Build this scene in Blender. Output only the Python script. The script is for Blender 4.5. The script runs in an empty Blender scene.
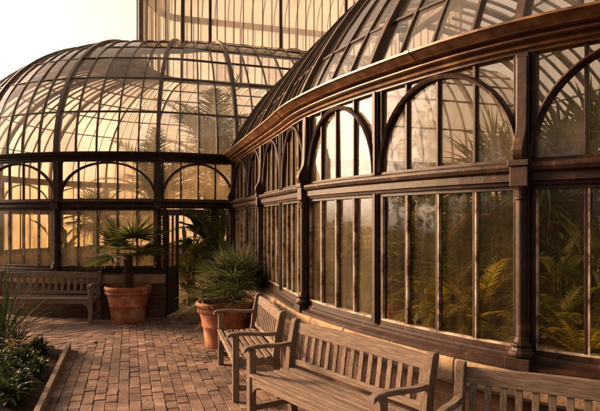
import bpy, math, random
from math import sin, cos, pi, radians, sqrt, atan2
from mathutils import Vector, Matrix

random.seed(7)
SC = bpy.context.scene
COL = SC.collection
EYE = 1.73
U = 0.0064                      # survey unit used while measuring the place, in metres

# ---------------------------------------------------------------- camera
cam_data = bpy.data.cameras.new('camera')
cam_data.sensor_width = 36.0
cam_data.lens = 583 / 600 * 36
cam_data.shift_y = 15.5 / 600
cam_data.clip_end = 2000
cam = bpy.data.objects.new('camera', cam_data)
cam.location = (0, 0, EYE)
cam.rotation_euler = (pi / 2, 0, 0)
COL.objects.link(cam)
SC.camera = cam

# ---------------------------------------------------------------- sky and sun
SUN_AZ, SUN_EL = -64.0, 18.0    # degrees: left of straight ahead, above horizon
world = bpy.data.worlds.new('World')
SC.world = world
world.use_nodes = True
wn, wl = world.node_tree.nodes, world.node_tree.links
sky = wn.new('ShaderNodeTexSky')
sky.sky_type = 'NISHITA'
sky.sun_disc = False
sky.sun_elevation = radians(SUN_EL)
sky.sun_rotation = radians(SUN_AZ % 360)
sky.dust_density = 4.0
sky.air_density = 1.0
sky.ozone_density = 0.4
warm = wn.new('ShaderNodeMix'); warm.data_type = 'RGBA'; warm.blend_type = 'MULTIPLY'
warm.inputs[0].default_value = 1.0
hsv = wn.new('ShaderNodeHueSaturation'); hsv.inputs['Saturation'].default_value = 0.10
wl.new(sky.outputs[0], hsv.inputs['Color'])
wl.new(hsv.outputs[0], warm.inputs[6])
warm.inputs[7].default_value = (1.0, 0.77, 0.60, 1)
bg = wn['Background']
wl.new(warm.outputs[2], bg.inputs[0])
bg.inputs[1].default_value = 0.15

sun_data = bpy.data.lights.new('sun', 'SUN')
sun_data.energy = 4.7
sun_data.angle = radians(11)
sun_data.color = (1.0, 0.57, 0.26)
sun = bpy.data.objects.new('sun', sun_data)
COL.objects.link(sun)
sd = Vector((sin(radians(SUN_AZ)) * cos(radians(SUN_EL)), cos(radians(SUN_AZ)) * cos(radians(SUN_EL)), sin(radians(SUN_EL))))
sun.rotation_euler = sd.to_track_quat('Z', 'Y').to_euler()

vs = SC.view_settings
vs.view_transform = 'Standard'; vs.look = 'None'; vs.gamma = 1.0; vs.use_curve_mapping = False
vs.exposure = 0.98
SC.cycles.use_denoising = True
SC.cycles.max_bounces = 10
SC.cycles.transparent_max_bounces = 32
SC.cycles.caustics_reflective = False
SC.cycles.caustics_refractive = False

# ---------------------------------------------------------------- object helpers
def tag(o, label=None, cat=None, group=None, kind=None):
    if label: o['label'] = label
    if cat: o['category'] = cat
    if group: o['group'] = group
    if kind: o['kind'] = kind
    return o

def empty(name, loc, rz=0):
    o = bpy.data.objects.new(name, None)
    o.empty_display_size = 0.2
    o.location = loc
    o.rotation_euler = (0, 0, rz)
    COL.objects.link(o)
    return o

class MB:
    """collects geometry, links it as one mesh object"""
    def __init__(self):
        self.v = []; self.f = []
    def add(self, vs_, fs_):
        n = len(self.v)
        self.v.extend(vs_)
        self.f.extend([tuple(i + n for i in f) for f in fs_])
    def box(self, x0, x1, y0, y1, z0, z1, M=None):
        p = [Vector((x, y, z)) for z in (z0, z1) for y in (y0, y1) for x in (x0, x1)]
        if M is not None: p = [M @ q for q in p]
        self.add(p, [(0, 2, 3, 1), (4, 5, 7, 6), (0, 1, 5, 4), (2, 6, 7, 3), (0, 4, 6, 2), (1, 3, 7, 5)])
    def rbox(self, x0, x1, y0, y1, z0, z1, c=0.006, M=None):
        """box with chamfered edges"""
        P = []
        idx = {}
        def pt(a, b, d):
            k = (a, b, d)
            if k not in idx:
                q = Vector(k)
                idx[k] = len(P); P.append(M @ q if M is not None else q)
            return idx[k]
        X = (x0, x1); Y = (y0, y1); Z = (z0, z1)
        ix = (x0 + c, x1 - c); iy = (y0 + c, y1 - c); iz = (z0 + c, z1 - c)
        F = []
        for s in (0, 1):
            F.append([pt(X[s], a, b) for a, b in ((iy[0], iz[0]), (iy[1], iz[0]), (iy[1], iz[1]), (iy[0], iz[1]))][::1 if s else -1])
            F.append([pt(a, Y[s], b) for a, b in ((ix[0], iz[0]), (ix[1], iz[0]), (ix[1], iz[1]), (ix[0], iz[1]))][::-1 if s else 1])
            F.append([pt(a, b, Z[s]) for a, b in ((ix[0], iy[0]), (ix[1], iy[0]), (ix[1], iy[1]), (ix[0], iy[1]))][::1 if s else -1])
        for i in (0, 1):
            for j in (0, 1):
                F.append([pt(X[i], iy[j], iz[0]), pt(X[i], iy[j], iz[1]), pt(ix[i], Y[j], iz[1]), pt(ix[i], Y[j], iz[0])])
                F.append([pt(X[i], iy[0], iz[j]), pt(X[i], iy[1], iz[j]), pt(ix[i], iy[1], Z[j]), pt(ix[i], iy[0], Z[j])])
                F.append([pt(ix[0], Y[i], iz[j]), pt(ix[1], Y[i], iz[j]), pt(ix[1], iy[i], Z[j]), pt(ix[0], iy[i], Z[j])])
                for k in (0, 1):
                    F.append([pt(X[i], iy[j], iz[k]), pt(ix[i], Y[j], iz[k]), pt(ix[i], iy[j], Z[k])])
        self.add(P, F)
    def grid(self, rows):
        """rows: list of equally long lists of points -> quads"""
        m = len(rows[0])
        vs_ = [p for r in rows for p in r]
        fs_ = []
        for i in range(len(rows) - 1):
            for j in range(m - 1):
                a = i * m + j
                fs_.append((a, a + 1, a + m + 1, a + m))
        self.add(vs_, fs_)
    def loft(self, rings, caps=True):
        """rings: list of closed rings of equal length"""
        m = len(rings[0])
        vs_ = [p for r in rings for p in r]
        fs_ = []
        for i in range(len(rings) - 1):
            for j in range(m):
                a = i * m + j; b = i * m + (j + 1) % m
                fs_.append((a, b, b + m, a + m))
        if caps:
            fs_.append(tuple(range(m))[::-1])
            fs_.append(tuple(range((len(rings) - 1) * m, len(rings) * m)))
        self.add(vs_, fs_)
    def tube(self, pts, radii, n=8):
        rings = []
        for i, p in enumerate(pts):
            a = pts[max(0, i - 1)]; b = pts[min(len(pts) - 1, i + 1)]
            t = (Vector(b) - Vector(a)).normalized()
            u = t.cross(Vector((0.31, 0.95, 0.05))).normalized()
            w = t.cross(u)
            r = radii[i] if isinstance(radii, (list, tuple)) else radii
            rings.append([Vector(p) + (u * cos(2 * pi * k / n) + w * sin(2 * pi * k / n)) * r for k in range(n)])
        self.loft(rings)
    def lathe(self, prof, n=40, c=(0, 0, 0), wob=0.0):
        rings = []
        for r, z in prof:
            rings.append([Vector((c[0] + r * cos(2 * pi * k / n), c[1] + r * sin(2 * pi * k / n), c[2] + z)) for k in range(n)])
        self.loft(rings, caps=True)
    def build(self, name, mat, parent=None, smooth=False, world=False, bevel=0.0, recalc=True):
        if world and parent is not None:
            r = parent
            while r.parent: r = r.parent
            off = Vector(r.location)
            vv = [Vector(p) - off for p in self.v]
        else:
            vv = self.v
        me = bpy.data.meshes.new(name)
        me.from_pydata([tuple(p) for p in vv], [], self.f)
        if recalc:
            import bmesh
            bm = bmesh.new(); bm.from_mesh(me)
            bmesh.ops.recalc_face_normals(bm, faces=bm.faces)
            bm.to_mesh(me); bm.free()
        me.materials.append(mat)
        if smooth:
            me.polygons.foreach_set('use_smooth', [True] * len(me.polygons))
        me.update()
        o = bpy.data.objects.new(name, me)
        COL.objects.link(o)
        if parent is not None: o.parent = parent
        if bevel:
            b = o.modifiers.new('bevel', 'BEVEL'); b.width = bevel; b.segments = 2; b.limit_method = 'ANGLE'
        return o

def copy_tree(o, parent=None):
    c = o.copy(); COL.objects.link(c)
    if parent is not None: c.parent = parent
    for ch in list(o.children):
        copy_tree(ch, c)
    return c

# ---------------------------------------------------------------- materials
def new_mat(name):
    m = bpy.data.materials.new(name); m.use_nodes = True
    n, l = m.node_tree.nodes, m.node_tree.links
    n.clear()
    out = n.new('ShaderNodeOutputMaterial')
    return m, n, l, out

def ramp(n, stops):
    r = n.new('ShaderNodeValToRGB')
    e = r.color_ramp.elements
    while len(e) < len(stops): e.new(0.5)
    for i, (p, c) in enumerate(stops):
        e[i].position = p
        e[i].color = (*c, 1) if len(c) == 3 else c
    return r

def noise(n, l, scale=5, detail=6, rough=0.6, stretch=(1, 1, 1), coord='Object', rot=(0, 0, 0)):
    tc = n.new('ShaderNodeTexCoord'); mp = n.new('ShaderNodeMapping')
    mp.inputs['Scale'].default_value = stretch
    mp.inputs['Rotation'].default_value = rot
    l.new(tc.outputs[coord], mp.inputs[0])
    t = n.new('ShaderNodeTexNoise')
    t.inputs['Scale'].default_value = scale; t.inputs['Detail'].default_value = detail
    t.inputs['Roughness'].default_value = rough
    l.new(mp.outputs[0], t.inputs['Vector'])
    return t

def surf(name, stops, scale=6, rough=0.6, bump=0.2, stretch=(1, 1, 1), detail=8, spec=0.4, bscale=None, island=0.0, rough2=None):
    """generic worn surface: colour ramp over noise + bump"""
    m, n, l, out = new_mat(name)
    p = n.new('ShaderNodeBsdfPrincipled')
    l.new(p.outputs[0], out.inputs[0])
    t = noise(n, l, scale, detail, 0.65, stretch)
    r = ramp(n, stops)
    l.new(t.outputs[0], r.inputs[0])
    colour = r.outputs[0]
    if island:
        g = n.new('ShaderNodeNewGeometry')
        mr = n.new('ShaderNodeMapRange')
        mr.inputs['To Min'].default_value = 1 - island; mr.inputs['To Max'].default_value = 1 + island
        l.new(g.outputs['Random Per Island'], mr.inputs[0])
        h = n.new('ShaderNodeHueSaturation')
        l.new(mr.outputs[0], h.inputs['Value'])
        l.new(colour, h.inputs['Color'])
        colour = h.outputs[0]
    l.new(colour, p.inputs['Base Color'])
    p.inputs['Roughness'].default_value = rough
    if rough2 is not None:
        mr2 = n.new('ShaderNodeMapRange'); mr2.inputs['To Min'].default_value = rough; mr2.inputs['To Max'].default_value = rough2
        l.new(t.outputs[0], mr2.inputs[0]); l.new(mr2.outputs[0], p.inputs['Roughness'])
    p.inputs['Specular IOR Level'].default_value = spec
    if bump:
        t2 = noise(n, l, bscale or scale * 4, 8, 0.7, stretch)
        b = n.new('ShaderNodeBump'); b.inputs['Strength'].default_value = bump; b.inputs['Distance'].default_value = 0.02
        l.new(t2.outputs[0], b.inputs['Height']); l.new(b.outputs[0], p.inputs['Normal'])
    return m

def leaf_mat(name, stops, trans=0.35, gloss=0.35, scale=3.0):
    m, n, l, out = new_mat(name)
    t = noise(n, l, scale, 4, 0.6)
    g = n.new('ShaderNodeNewGeometry')
    add = n.new('ShaderNodeMath'); add.operation = 'ADD'
    mul = n.new('ShaderNodeMath'); mul.operation = 'MULTIPLY_ADD'
    mul.inputs[1].default_value = 0.45; mul.inputs[2].default_value = -0.22
    l.new(g.outputs['Random Per Island'], mul.inputs[0])
    l.new(t.outputs[0], add.inputs[0]); l.new(mul.outputs[0], add.inputs[1])
    r = ramp(n, stops); l.new(add.outputs[0], r.inputs[0])
    p = n.new('ShaderNodeBsdfPrincipled')
    p.inputs['Roughness'].default_value = 0.45
    p.inputs['Specular IOR Level'].default_value = gloss
    l.new(r.outputs[0], p.inputs['Base Color'])
    tr = n.new('ShaderNodeBsdfTranslucent')
    br = n.new('ShaderNodeHueSaturation'); br.inputs['Value'].default_value = 1.7; br.inputs['Saturation'].default_value = 1.1
    l.new(r.outputs[0], br.inputs['Color']); l.new(br.outputs[0], tr.inputs[0])
    mx = n.new('ShaderNodeMixShader'); mx.inputs[0].default_value = trans
    l.new(p.outputs[0], mx.inputs[1]); l.new(tr.outputs[0], mx.inputs[2])
    l.new(mx.outputs[0], out.inputs[0])
    return m

def glass_mat(name, lo, hi, tint, haze, refl=0.08, scale=2.2, grime=0.5):
    """old thin glass: clear share, condensation film that scatters, mirror share rising at grazing angles"""
    m, n, l, out = new_mat(name)
    streak = noise(n, l, scale * 3.0, 8, 0.7, (1.6, 1.6, 0.16))
    blot = noise(n, l, scale * 0.55, 4, 0.55)
    fine = noise(n, l, scale * 16, 3, 0.7)
    a = n.new('ShaderNodeMath'); a.operation = 'MULTIPLY_ADD'; a.inputs[1].default_value = 0.5
    l.new(streak.outputs[0], a.inputs[0]); 
    b = n.new('ShaderNodeMath'); b.operation = 'MULTIPLY'; b.inputs[1].default_value = 0.43
    l.new(blot.outputs[0], b.inputs[0]); 
    c = n.new('ShaderNodeMath'); c.operation = 'MULTIPLY_ADD'; c.inputs[1].default_value = 0.07
    l.new(fine.outputs[0], c.inputs[0]); l.new(b.outputs[0], c.inputs[2])
    l.new(c.outputs[0], a.inputs[2])
    mr = n.new('ShaderNodeMapRange'); mr.interpolation_type = 'SMOOTHSTEP'
    mr.inputs['From Min'].default_value = 0.34; mr.inputs['From Max'].default_value = 0.66
    mr.inputs['To Min'].default_value = lo; mr.inputs['To Max'].default_value = hi
    gi = n.new('ShaderNodeNewGeometry')                    # some panes are dirtier than others
    pr = n.new('ShaderNodeMath'); pr.operation = 'MULTIPLY_ADD'; pr.inputs[1].default_value = 0.22; pr.inputs[2].default_value = -0.11
    l.new(gi.outputs['Random Per Island'], pr.inputs[0])
    ad = n.new('ShaderNodeMath'); ad.operation = 'ADD'
    l.new(a.outputs[0], ad.inputs[0]); l.new(pr.outputs[0], ad.inputs[1])
    l.new(ad.outputs[0], mr.inputs[0])
    tr = n.new('ShaderNodeBsdfTransparent'); tr.inputs[0].default_value = (*tint, 1)
    df = n.new('ShaderNodeBsdfDiffuse'); df.inputs[0].default_value = (*[h * 0.7 for h in haze], 1)
    tl = n.new('ShaderNodeBsdfTranslucent'); tl.inputs[0].default_value = (*haze, 1)
    film = n.new('ShaderNodeMixShader'); film.inputs[0].default_value = 0.66
    l.new(df.outputs[0], film.inputs[1]); l.new(tl.outputs[0], film.inputs[2])
    body = n.new('ShaderNodeMixShader')
    l.new(mr.outputs[0], body.inputs[0]); l.new(tr.outputs[0], body.inputs[1]); l.new(film.outputs[0], body.inputs[2])
    gl = n.new('ShaderNodeBsdfGlossy'); gl.inputs['Roughness'].default_value = 0.04
    bp = n.new('ShaderNodeBump'); bp.inputs['Strength'].default_value = 0.06; bp.inputs['Distance'].default_value = 0.05
    wob = noise(n, l, 2.4, 2, 0.5)
    l.new(wob.outputs[0], bp.inputs['Height']); l.new(bp.outputs[0], gl.inputs['Normal'])
    lw = n.new('ShaderNodeLayerWeight'); lw.inputs[0].default_value = 0.5
    pw = n.new('ShaderNodeMath'); pw.operation = 'POWER'; pw.inputs[1].default_value = 4.5
    l.new(lw.outputs['Facing'], pw.inputs[0])
    fr = n.new('ShaderNodeMath'); fr.operation = 'MULTIPLY_ADD'; fr.inputs[1].default_value = 0.85; fr.inputs[2].default_value = refl
    l.new(pw.outputs[0], fr.inputs[0])
    mx = n.new('ShaderNodeMixShader')
    l.new(fr.outputs[0], mx.inputs[0]); l.new(body.outputs[0], mx.inputs[1]); l.new(gl.outputs[0], mx.inputs[2])
    l.new(mx.outputs[0], out.inputs[0])
    return m

M = {}
M['frame'] = surf('brown_painted_frame', [(0.34, (0.012, 0.0042, 0.0028)), (0.50, (0.026, 0.0088, 0.0052)), (0.60, (0.040, 0.0135, 0.0075)), (0.64, (0.095, 0.047, 0.028))], 9, 0.36, 0.16, (1, 1, 0.9), spec=0.34, rough2=0.66, detail=12)
M['cornice'] = surf('bronze_brown_cornice', [(0.34, (0.060, 0.022, 0.009)), (0.46, (0.16, 0.066, 0.026)), (0.56, (0.25, 0.112, 0.044)), (0.64, (0.36, 0.20, 0.095))], 5, 0.27, 0.14, (1, 1, 1.4), spec=0.5, rough2=0.55, detail=12)
M['rib'] = surf('grey_brown_rib_paint', [(0.3, (0.045, 0.027, 0.019)), (0.6, (0.085, 0.052, 0.036)), (0.8, (0.17, 0.115, 0.08))], 8, 0.40, 0.10)
M['white_bar'] = surf('worn_white_bead', [(0.40, (0.09, 0.045, 0.028)), (0.50, (0.36, 0.27, 0.20)), (0.62, (0.62, 0.52, 0.42))], 7, 0.6, 0.1)
M['stone'] = surf('rough_sandstone', [(0.3, (0.22, 0.15, 0.095)), (0.5, (0.36, 0.265, 0.175)), (0.72, (0.46, 0.36, 0.25))], 5, 0.9, 0.9, spec=0.15, bscale=13)
M['teak_x'] = surf('weathered_teak', [(0.30, (0.060, 0.040, 0.031)), (0.42, (0.155, 0.110, 0.086)), (0.56, (0.245, 0.186, 0.150)), (0.70, (0.40, 0.33, 0.28))], 4, 0.8, 0.5, (1.8, 38, 38), spec=0.25, island=0.22)
M['teak_y'] = surf('weathered_teak_across', [(0.30, (0.060, 0.040, 0.031)), (0.42, (0.155, 0.110, 0.086)), (0.56, (0.245, 0.186, 0.150)), (0.70, (0.40, 0.33, 0.28))], 4, 0.8, 0.5, (38, 1.8, 38), spec=0.25, island=0.18)
M['teak_z'] = surf('weathered_teak_upright', [(0.30, (0.060, 0.040, 0.031)), (0.42, (0.15, 0.106, 0.083)), (0.56, (0.235, 0.178, 0.144)), (0.70, (0.38, 0.315, 0.265))], 4, 0.8, 0.5, (38, 38, 1.8), spec=0.25, island=0.22)
M['terracotta'] = surf('weathered_terracotta', [(0.34, (0.15, 0.050, 0.028)), (0.45, (0.32, 0.115, 0.062)), (0.54, (0.40, 0.165, 0.092)), (0.60, (0.45, 0.26, 0.18)), (0.68, (0.52, 0.40, 0.32))], 4.2, 0.82, 0.25, spec=0.2, detail=12)
M['soil'] = surf('dark_soil', [(0.3, (0.018, 0.012, 0.008)), (0.7, (0.06, 0.04, 0.026))], 22, 0.95, 1.0, spec=0.1)
M['mulch'] = surf('bark_mulch', [(0.3, (0.02, 0.013, 0.009)), (0.6, (0.055, 0.035, 0.022)), (0.8, (0.10, 0.065, 0.042))], 30, 0.95, 1.0, spec=0.1)
M['paver'] = surf('red_brown_paver', [(0.30, (0.070, 0.044, 0.036)), (0.43, (0.155, 0.102, 0.084)), (0.55, (0.225, 0.150, 0.122)), (0.68, (0.34, 0.25, 0.21))], 3.2, 0.8, 0.8, spec=0.25, island=0.30, bscale=38, detail=12)
M['joint'] = surf('paving_sand_joint', [(0.3, (0.022, 0.015, 0.011)), (0.7, (0.055, 0.038, 0.028))], 14, 0.95, 0.6, spec=0.1)
M['floor'] = surf('worn_greenhouse_floor', [(0.3, (0.16, 0.11, 0.075)), (0.7, (0.30, 0.22, 0.15))], 4, 0.8, 0.3, spec=0.25)
M['lawn'] = surf('lawn', [(0.3, (0.03, 0.045, 0.014)), (0.7, (0.07, 0.085, 0.028))], 6, 0.95, 0.6, spec=0.1)
M['trunk'] = surf('fibrous_palm_trunk', [(0.3, (0.035, 0.022, 0.014)), (0.6, (0.10, 0.065, 0.04)), (0.8, (0.2, 0.14, 0.09))], 9, 0.95, 1.0, (1, 1, 2.6), spec=0.1)
M['leaf_dark'] = leaf_mat('deep_green_leaf', [(0.2, (0.014, 0.030, 0.012)), (0.55, (0.038, 0.065, 0.022)), (0.85, (0.085, 0.11, 0.035))])
M['leaf_mid'] = leaf_mat('mid_green_leaf', [(0.2, (0.030, 0.042, 0.012)), (0.5, (0.080, 0.095, 0.028)), (0.8, (0.18, 0.165, 0.055))])
M['leaf_gold'] = leaf_mat('yellow_green_leaf', [(0.2, (0.10, 0.095, 0.016)), (0.55, (0.27, 0.225, 0.040)), (0.85, (0.45, 0.345, 0.07))], 0.5)
M['leaf_dry'] = leaf_mat('dry_brown_frond', [(0.2, (0.08, 0.045, 0.02)), (0.55, (0.16, 0.09, 0.042)), (0.85, (0.25, 0.16, 0.08))], 0.4, 0.2)
M['leaf_grey'] = leaf_mat('grey_green_leaf', [(0.2, (0.02, 0.029, 0.014)), (0.55, (0.055, 0.066, 0.033)), (0.85, (0.13, 0.13, 0.07))])
M['leaf_palm'] = leaf_mat('olive_green_palm_leaf', [(0.2, (0.020, 0.030, 0.012)), (0.5, (0.055, 0.068, 0.026)), (0.8, (0.14, 0.135, 0.058))], 0.3, 0.4)
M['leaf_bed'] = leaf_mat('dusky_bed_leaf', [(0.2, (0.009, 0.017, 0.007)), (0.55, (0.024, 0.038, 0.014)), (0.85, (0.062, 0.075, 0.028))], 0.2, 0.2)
M['leaf_olive'] = leaf_mat('olive_gold_frond', [(0.2, (0.045, 0.055, 0.012)), (0.5, (0.12, 0.128, 0.030)), (0.8, (0.27, 0.235, 0.065))], 0.45, 0.3)
M['petal'] = leaf_mat('pale_pink_petal', [(0.2, (0.30, 0.15, 0.14)), (0.8, (0.5, 0.34, 0.31))], 0.3, 0.2)
M['bract'] = leaf_mat('red_bract', [(0.2, (0.32, 0.05, 0.02)), (0.8, (0.5, 0.11, 0.04))], 0.3, 0.3)
M['brass'] = surf('dull_brass', [(0.3, (0.2, 0.12, 0.05)), (0.7, (0.35, 0.22, 0.09))], 8, 0.35, 0.05)
M['glass_low'] = glass_mat('misted_wall_glass', 0.0, 0.17, (0.96, 0.91, 0.80), (0.66, 0.47, 0.27), refl=0.04)
M['glass_drum'] = glass_mat('steamed_house_glass', 0.16, 0.62, (0.95, 0.87, 0.72), (0.86, 0.66, 0.43), refl=0.04)
M['glass_mid'] = glass_mat('half_misted_wall_glass', 0.06, 0.44, (0.94, 0.87, 0.75), (0.72, 0.53, 0.33), refl=0.04)
M['glass_high'] = glass_mat('fogged_arch_glass', 0.10, 0.48, (0.93, 0.86, 0.75), (0.74, 0.57, 0.39), refl=0.04)
M['glass_roof'] = glass_mat('dusty_roof_glass', 0.16, 0.56, (0.94, 0.90, 0.83), (0.84, 0.73, 0.60), refl=0.06, scale=1.1)
M['glass_wing_roof'] = glass_mat('rain_washed_roof_glass', 0.05, 0.36, (0.97, 0.93, 0.86), (0.84, 0.73, 0.60), refl=0.07, scale=1.1)
M['glass_lantern'] = glass_mat('lantern_glass', 0.34, 0.66, (0.95, 0.92, 0.86), (0.90, 0.80, 0.68), refl=0.06, scale=1.2)

def brick_wall_mat():
    m, n, l, out = new_mat('dark_red_brickwork')
    p = n.new('ShaderNodeBsdfPrincipled'); l.new(p.outputs[0], out.inputs[0])
    uv = n.new('ShaderNodeUVMap'); uv.uv_map = 'wall'
    br = n.new('ShaderNodeTexBrick')
    br.inputs['Scale'].default_value = 1.0
    br.inputs['Brick Width'].default_value = 0.215; br.inputs['Row Height'].default_value = 0.072
    br.inputs['Mortar Size'].default_value = 0.007; br.inputs['Mortar Smooth'].default_value = 0.2
    br.inputs['Color1'].default_value = (0.125, 0.048, 0.031, 1); br.inputs['Color2'].default_value = (0.070, 0.031, 0.022, 1)
    br.inputs['Mortar'].default_value = (0.105, 0.082, 0.062, 1)
    l.new(uv.outputs[0], br.inputs['Vector'])
    t = noise(n, l, 9, 8, 0.7)
    mx = n.new('ShaderNodeMix'); mx.data_type = 'RGBA'; mx.blend_type = 'MULTIPLY'; mx.inputs[0].default_value = 0.8
    r = ramp(n, [(0.3, (0.55, 0.55, 0.55)), (0.7, (1.15, 1.1, 1.05))]); l.new(t.outputs[0], r.inputs[0])
    l.new(br.outputs[0], mx.inputs[6]); l.new(r.outputs[0], mx.inputs[7])
    l.new(mx.outputs[2], p.inputs['Base Color'])
    p.inputs['Roughness'].default_value = 0.85
    b = n.new('ShaderNodeBump'); b.inputs['Strength'].default_value = 0.7; b.inputs['Distance'].default_value = 0.01; b.invert = True
    l.new(br.outputs['Fac'], b.inputs['Height']); l.new(b.outputs[0], p.inputs['Normal'])
    return m
M['brickwork'] = brick_wall_mat()

# ---------------------------------------------------------------- wall paths
def catmull(pts, per=12):
    out = []
    n = len(pts)
    for i in range(n - 1):
        p0 = Vector(pts[i - 1]) if i > 0 else 2 * Vector(pts[0]) - Vector(pts[1])
        p1, p2 = Vector(pts[i]), Vector(pts[i + 1])
        p3 = Vector(pts[i + 2]) if i + 2 < n else 2 * Vector(pts[-1]) - Vector(pts[-2])
        for k in range(per):
            t = k / per
            out.append(0.5 * ((2 * p1) + (p2 - p0) * t + (2 * p0 - 5 * p1 + 4 * p2 - p3) * t * t + (3 * p1 - p0 - 3 * p2 + p3) * t ** 3))
    out.append(Vector(pts[-1]))
    return out

class Path:
    """a wall line on the ground; u = knot index (fractions allowed), o = outward offset, z = height"""
    def __init__(self, knots, per=12):
        self.n = len(knots)
        self.per = per
        self.p = catmull([Vector((x * U, y * U)) for x, y in knots], per)
        self.t = []
        for i in range(len(self.p)):
            a = self.p[max(0, i - 1)]; b = self.p[min(len(self.p) - 1, i + 1)]
            self.t.append((b - a).normalized())
    def at(self, u, o, z):
        x = max(0.0, min(self.n - 1 - 1e-6, u)) * self.per
        i = int(x); f = x - i
        p = self.p[i].lerp(self.p[i + 1], f)
        t = self.t[i].lerp(self.t[i + 1], f).normalized()
        return Vector((p.x + t.y * o, p.y - t.x * o, z))
    def length(self, u0, u1):
        return sum((self.at(u0 + (u1 - u0) * (k + 1) / 12, 0, 0) - self.at(u0 + (u1 - u0) * k / 12, 0, 0)).length for k in range(12))
    def du(self, u):
        """metres per knot at u"""
        return (self.at(min(u + 0.02, self.n - 1.001), 0, 0) - self.at(min(u + 0.02, self.n - 1.001) - 0.04, 0, 0)).length / 0.04

def sweep(mb, path, u0, u1, prof, n=None):
    n = n or max(2, int(abs(u1 - u0) * 10))
    mb.loft([[path.at(u0 + (u1 - u0) * k / n, o, z) for o, z in prof] for k in range(n + 1)])

def rect(o0, o1, z0, z1):
    return [(o0, z0), (o1, z0), (o1, z1), (o0, z1)]

def post(mb, path, u, w, o0, o1, z0, z1):
    """upright box of width w metres centred at u"""
    h = w / 2 / path.du(u)
    sweep(mb, path, u - h, u + h, rect(o0, o1, z0, z1), 1)

# wing wall: far corner at the dome -> near -> round to the right
WDIR = radians(15.2)
wk = []
for i in range(4):
    t = 182 * i if i else -70
    wk.append((-177 + sin(WDIR) * t, 1642 - cos(WDIR) * t))
wk += [(13, 944), (101, 758), (225, 583)]
for h in (57, 79, 101, 123, 145, 167, 187):                 # round end
    wk.append((wk[-1][0] + 212 * sin(radians(h)), wk[-1][1] - 212 * cos(radians(h))))
for i in range(4):                                           # back wall
    wk.append((wk[-1][0] - 205 * sin(WDIR), wk[-1][1] + 205 * cos(WDIR)))
WING = Path(wk)
# knot numbers: 0 corner .. 4 = pillar, 5 = thin post, 6 = near pillar, 7 thin, 8 pillar ...

# domed house: round end on the left, long straight side running back to the right
CX, CY, CR = -542.0, 2376.0, 747.0
D = Vector((0.946, 0.324))
base_k, top_k = [], []
ang = [-161, -143, -121, -99, -77, -55, -33, -10.95, 10.95]
tops = [(-560, 2750), (-618, 2705), (-645, 2645), (-660, 2580), (-666, 2500), (-664, 2420), (-652, 2340), (-622, 2280), (-455, 2266)]
for i in range(4, 0, -1):
    bx, by = CX + CR * sin(radians(-161)), CY - CR * cos(radians(-161))
    base_k.append((bx + D.x * 285 * i, by + D.y * 285 * i))
    top_k.append((-560 + D.x * 285 * i, 2750 + D.y * 285 * i))
for a, t in zip(ang, tops):
    base_k.append((CX + CR * sin(radians(a)), CY - CR * cos(radians(a)))); top_k.append(t)
base_k.append((-188, 1725)); top_k.append((-347, 2250))
for i in range(1, 5):
    base_k.append((-188 + D.x * 285 * i, 1725 + D.y * 285 * i)); top_k.append((-347 + D.x * 285 * i, 2250 + D.y * 285 * i))
DRUM = Path(base_k); CROWN = Path(top_k)
K0 = 4 + 7                      # knot of the pillar seen left of the arch with the pot (px 57)
NB = len(base_k)

# heights (metres)
Z_GL0, Z_TR0, Z_TR1, Z_GL1, Z_COR = 0.882, 1.957, 2.108, 2.80, 2.965

SILL = [(-0.06, 0.795), (0.105, 0.795), (0.105, 0.822), (0.07, 0.834), (0.045, 0.838), (0.045, 0.858), (0.028, 0.866), (0.012, 0.882), (-0.06, 0.882)]
TRANS = [(-0.06, Z_TR0), (0.03, Z_TR0), (0.035, Z_TR0 + 0.02), (0.05, Z_TR0 + 0.026), (0.05, Z_TR0 + 0.075), (0.075, Z_TR0 + 0.09), (0.085, Z_TR0 + 0.115), (0.085, Z_TR0 + 0.132), (0.03, Z_TR1), (-0.06, Z_TR1)]
_c = Z_GL1
CORN = [(-0.08, _c), (0.018, _c), (0.018, _c + 0.020), (0.050, _c + 0.024), (0.054, _c + 0.034), (0.050, _c + 0.041), (0.028, _c + 0.044), (0.032, _c + 0.058), (0.088, _c + 0.062), (0.096, _c + 0.068), (0.096, _c + 0.076), (0.088, _c + 0.082), (0.066, _c + 0.085), (0.072, _c + 0.096), (0.135, _c + 0.100), (0.140, _c + 0.106), (0.162, _c + 0.122), (0.186, _c + 0.140), (0.196, _c + 0.146), (0.206, _c + 0.150), (0.206, Z_COR), (0.06, Z_COR + 0.012), (-0.08, Z_COR + 0.012)]

def wall_uv(o, path, u0, u1, n):
    """metres-based uv for a swept plinth so the bricks keep their size"""
    me = o.data
    uv = me.uv_layers.new(name='wall')
    root = o.parent.location
    for poly in me.polygons:
        for li in poly.loop_indices:
            co = me.vertices[me.loops[li].vertex_index].co
            uv.data[li].uv = (0, co.z)
    # along-wall distance from vertex order (rings of equal length)
    m = len(me.vertices) // (n + 1)
    dist = [0.0]
    for k in range(n):
        a = path.at(u0 + (u1 - u0) * k / n, 0, 0); b = path.at(u0 + (u1 - u0) * (k + 1) / n, 0, 0)
        dist.append(dist[-1] + (b - a).length)
    for poly in me.polygons:
        for li in poly.loop_indices:
            vi = me.loops[li].vertex_index
            uv.data[li].uv = (dist[vi // m], me.vertices[vi].co.z)

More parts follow.
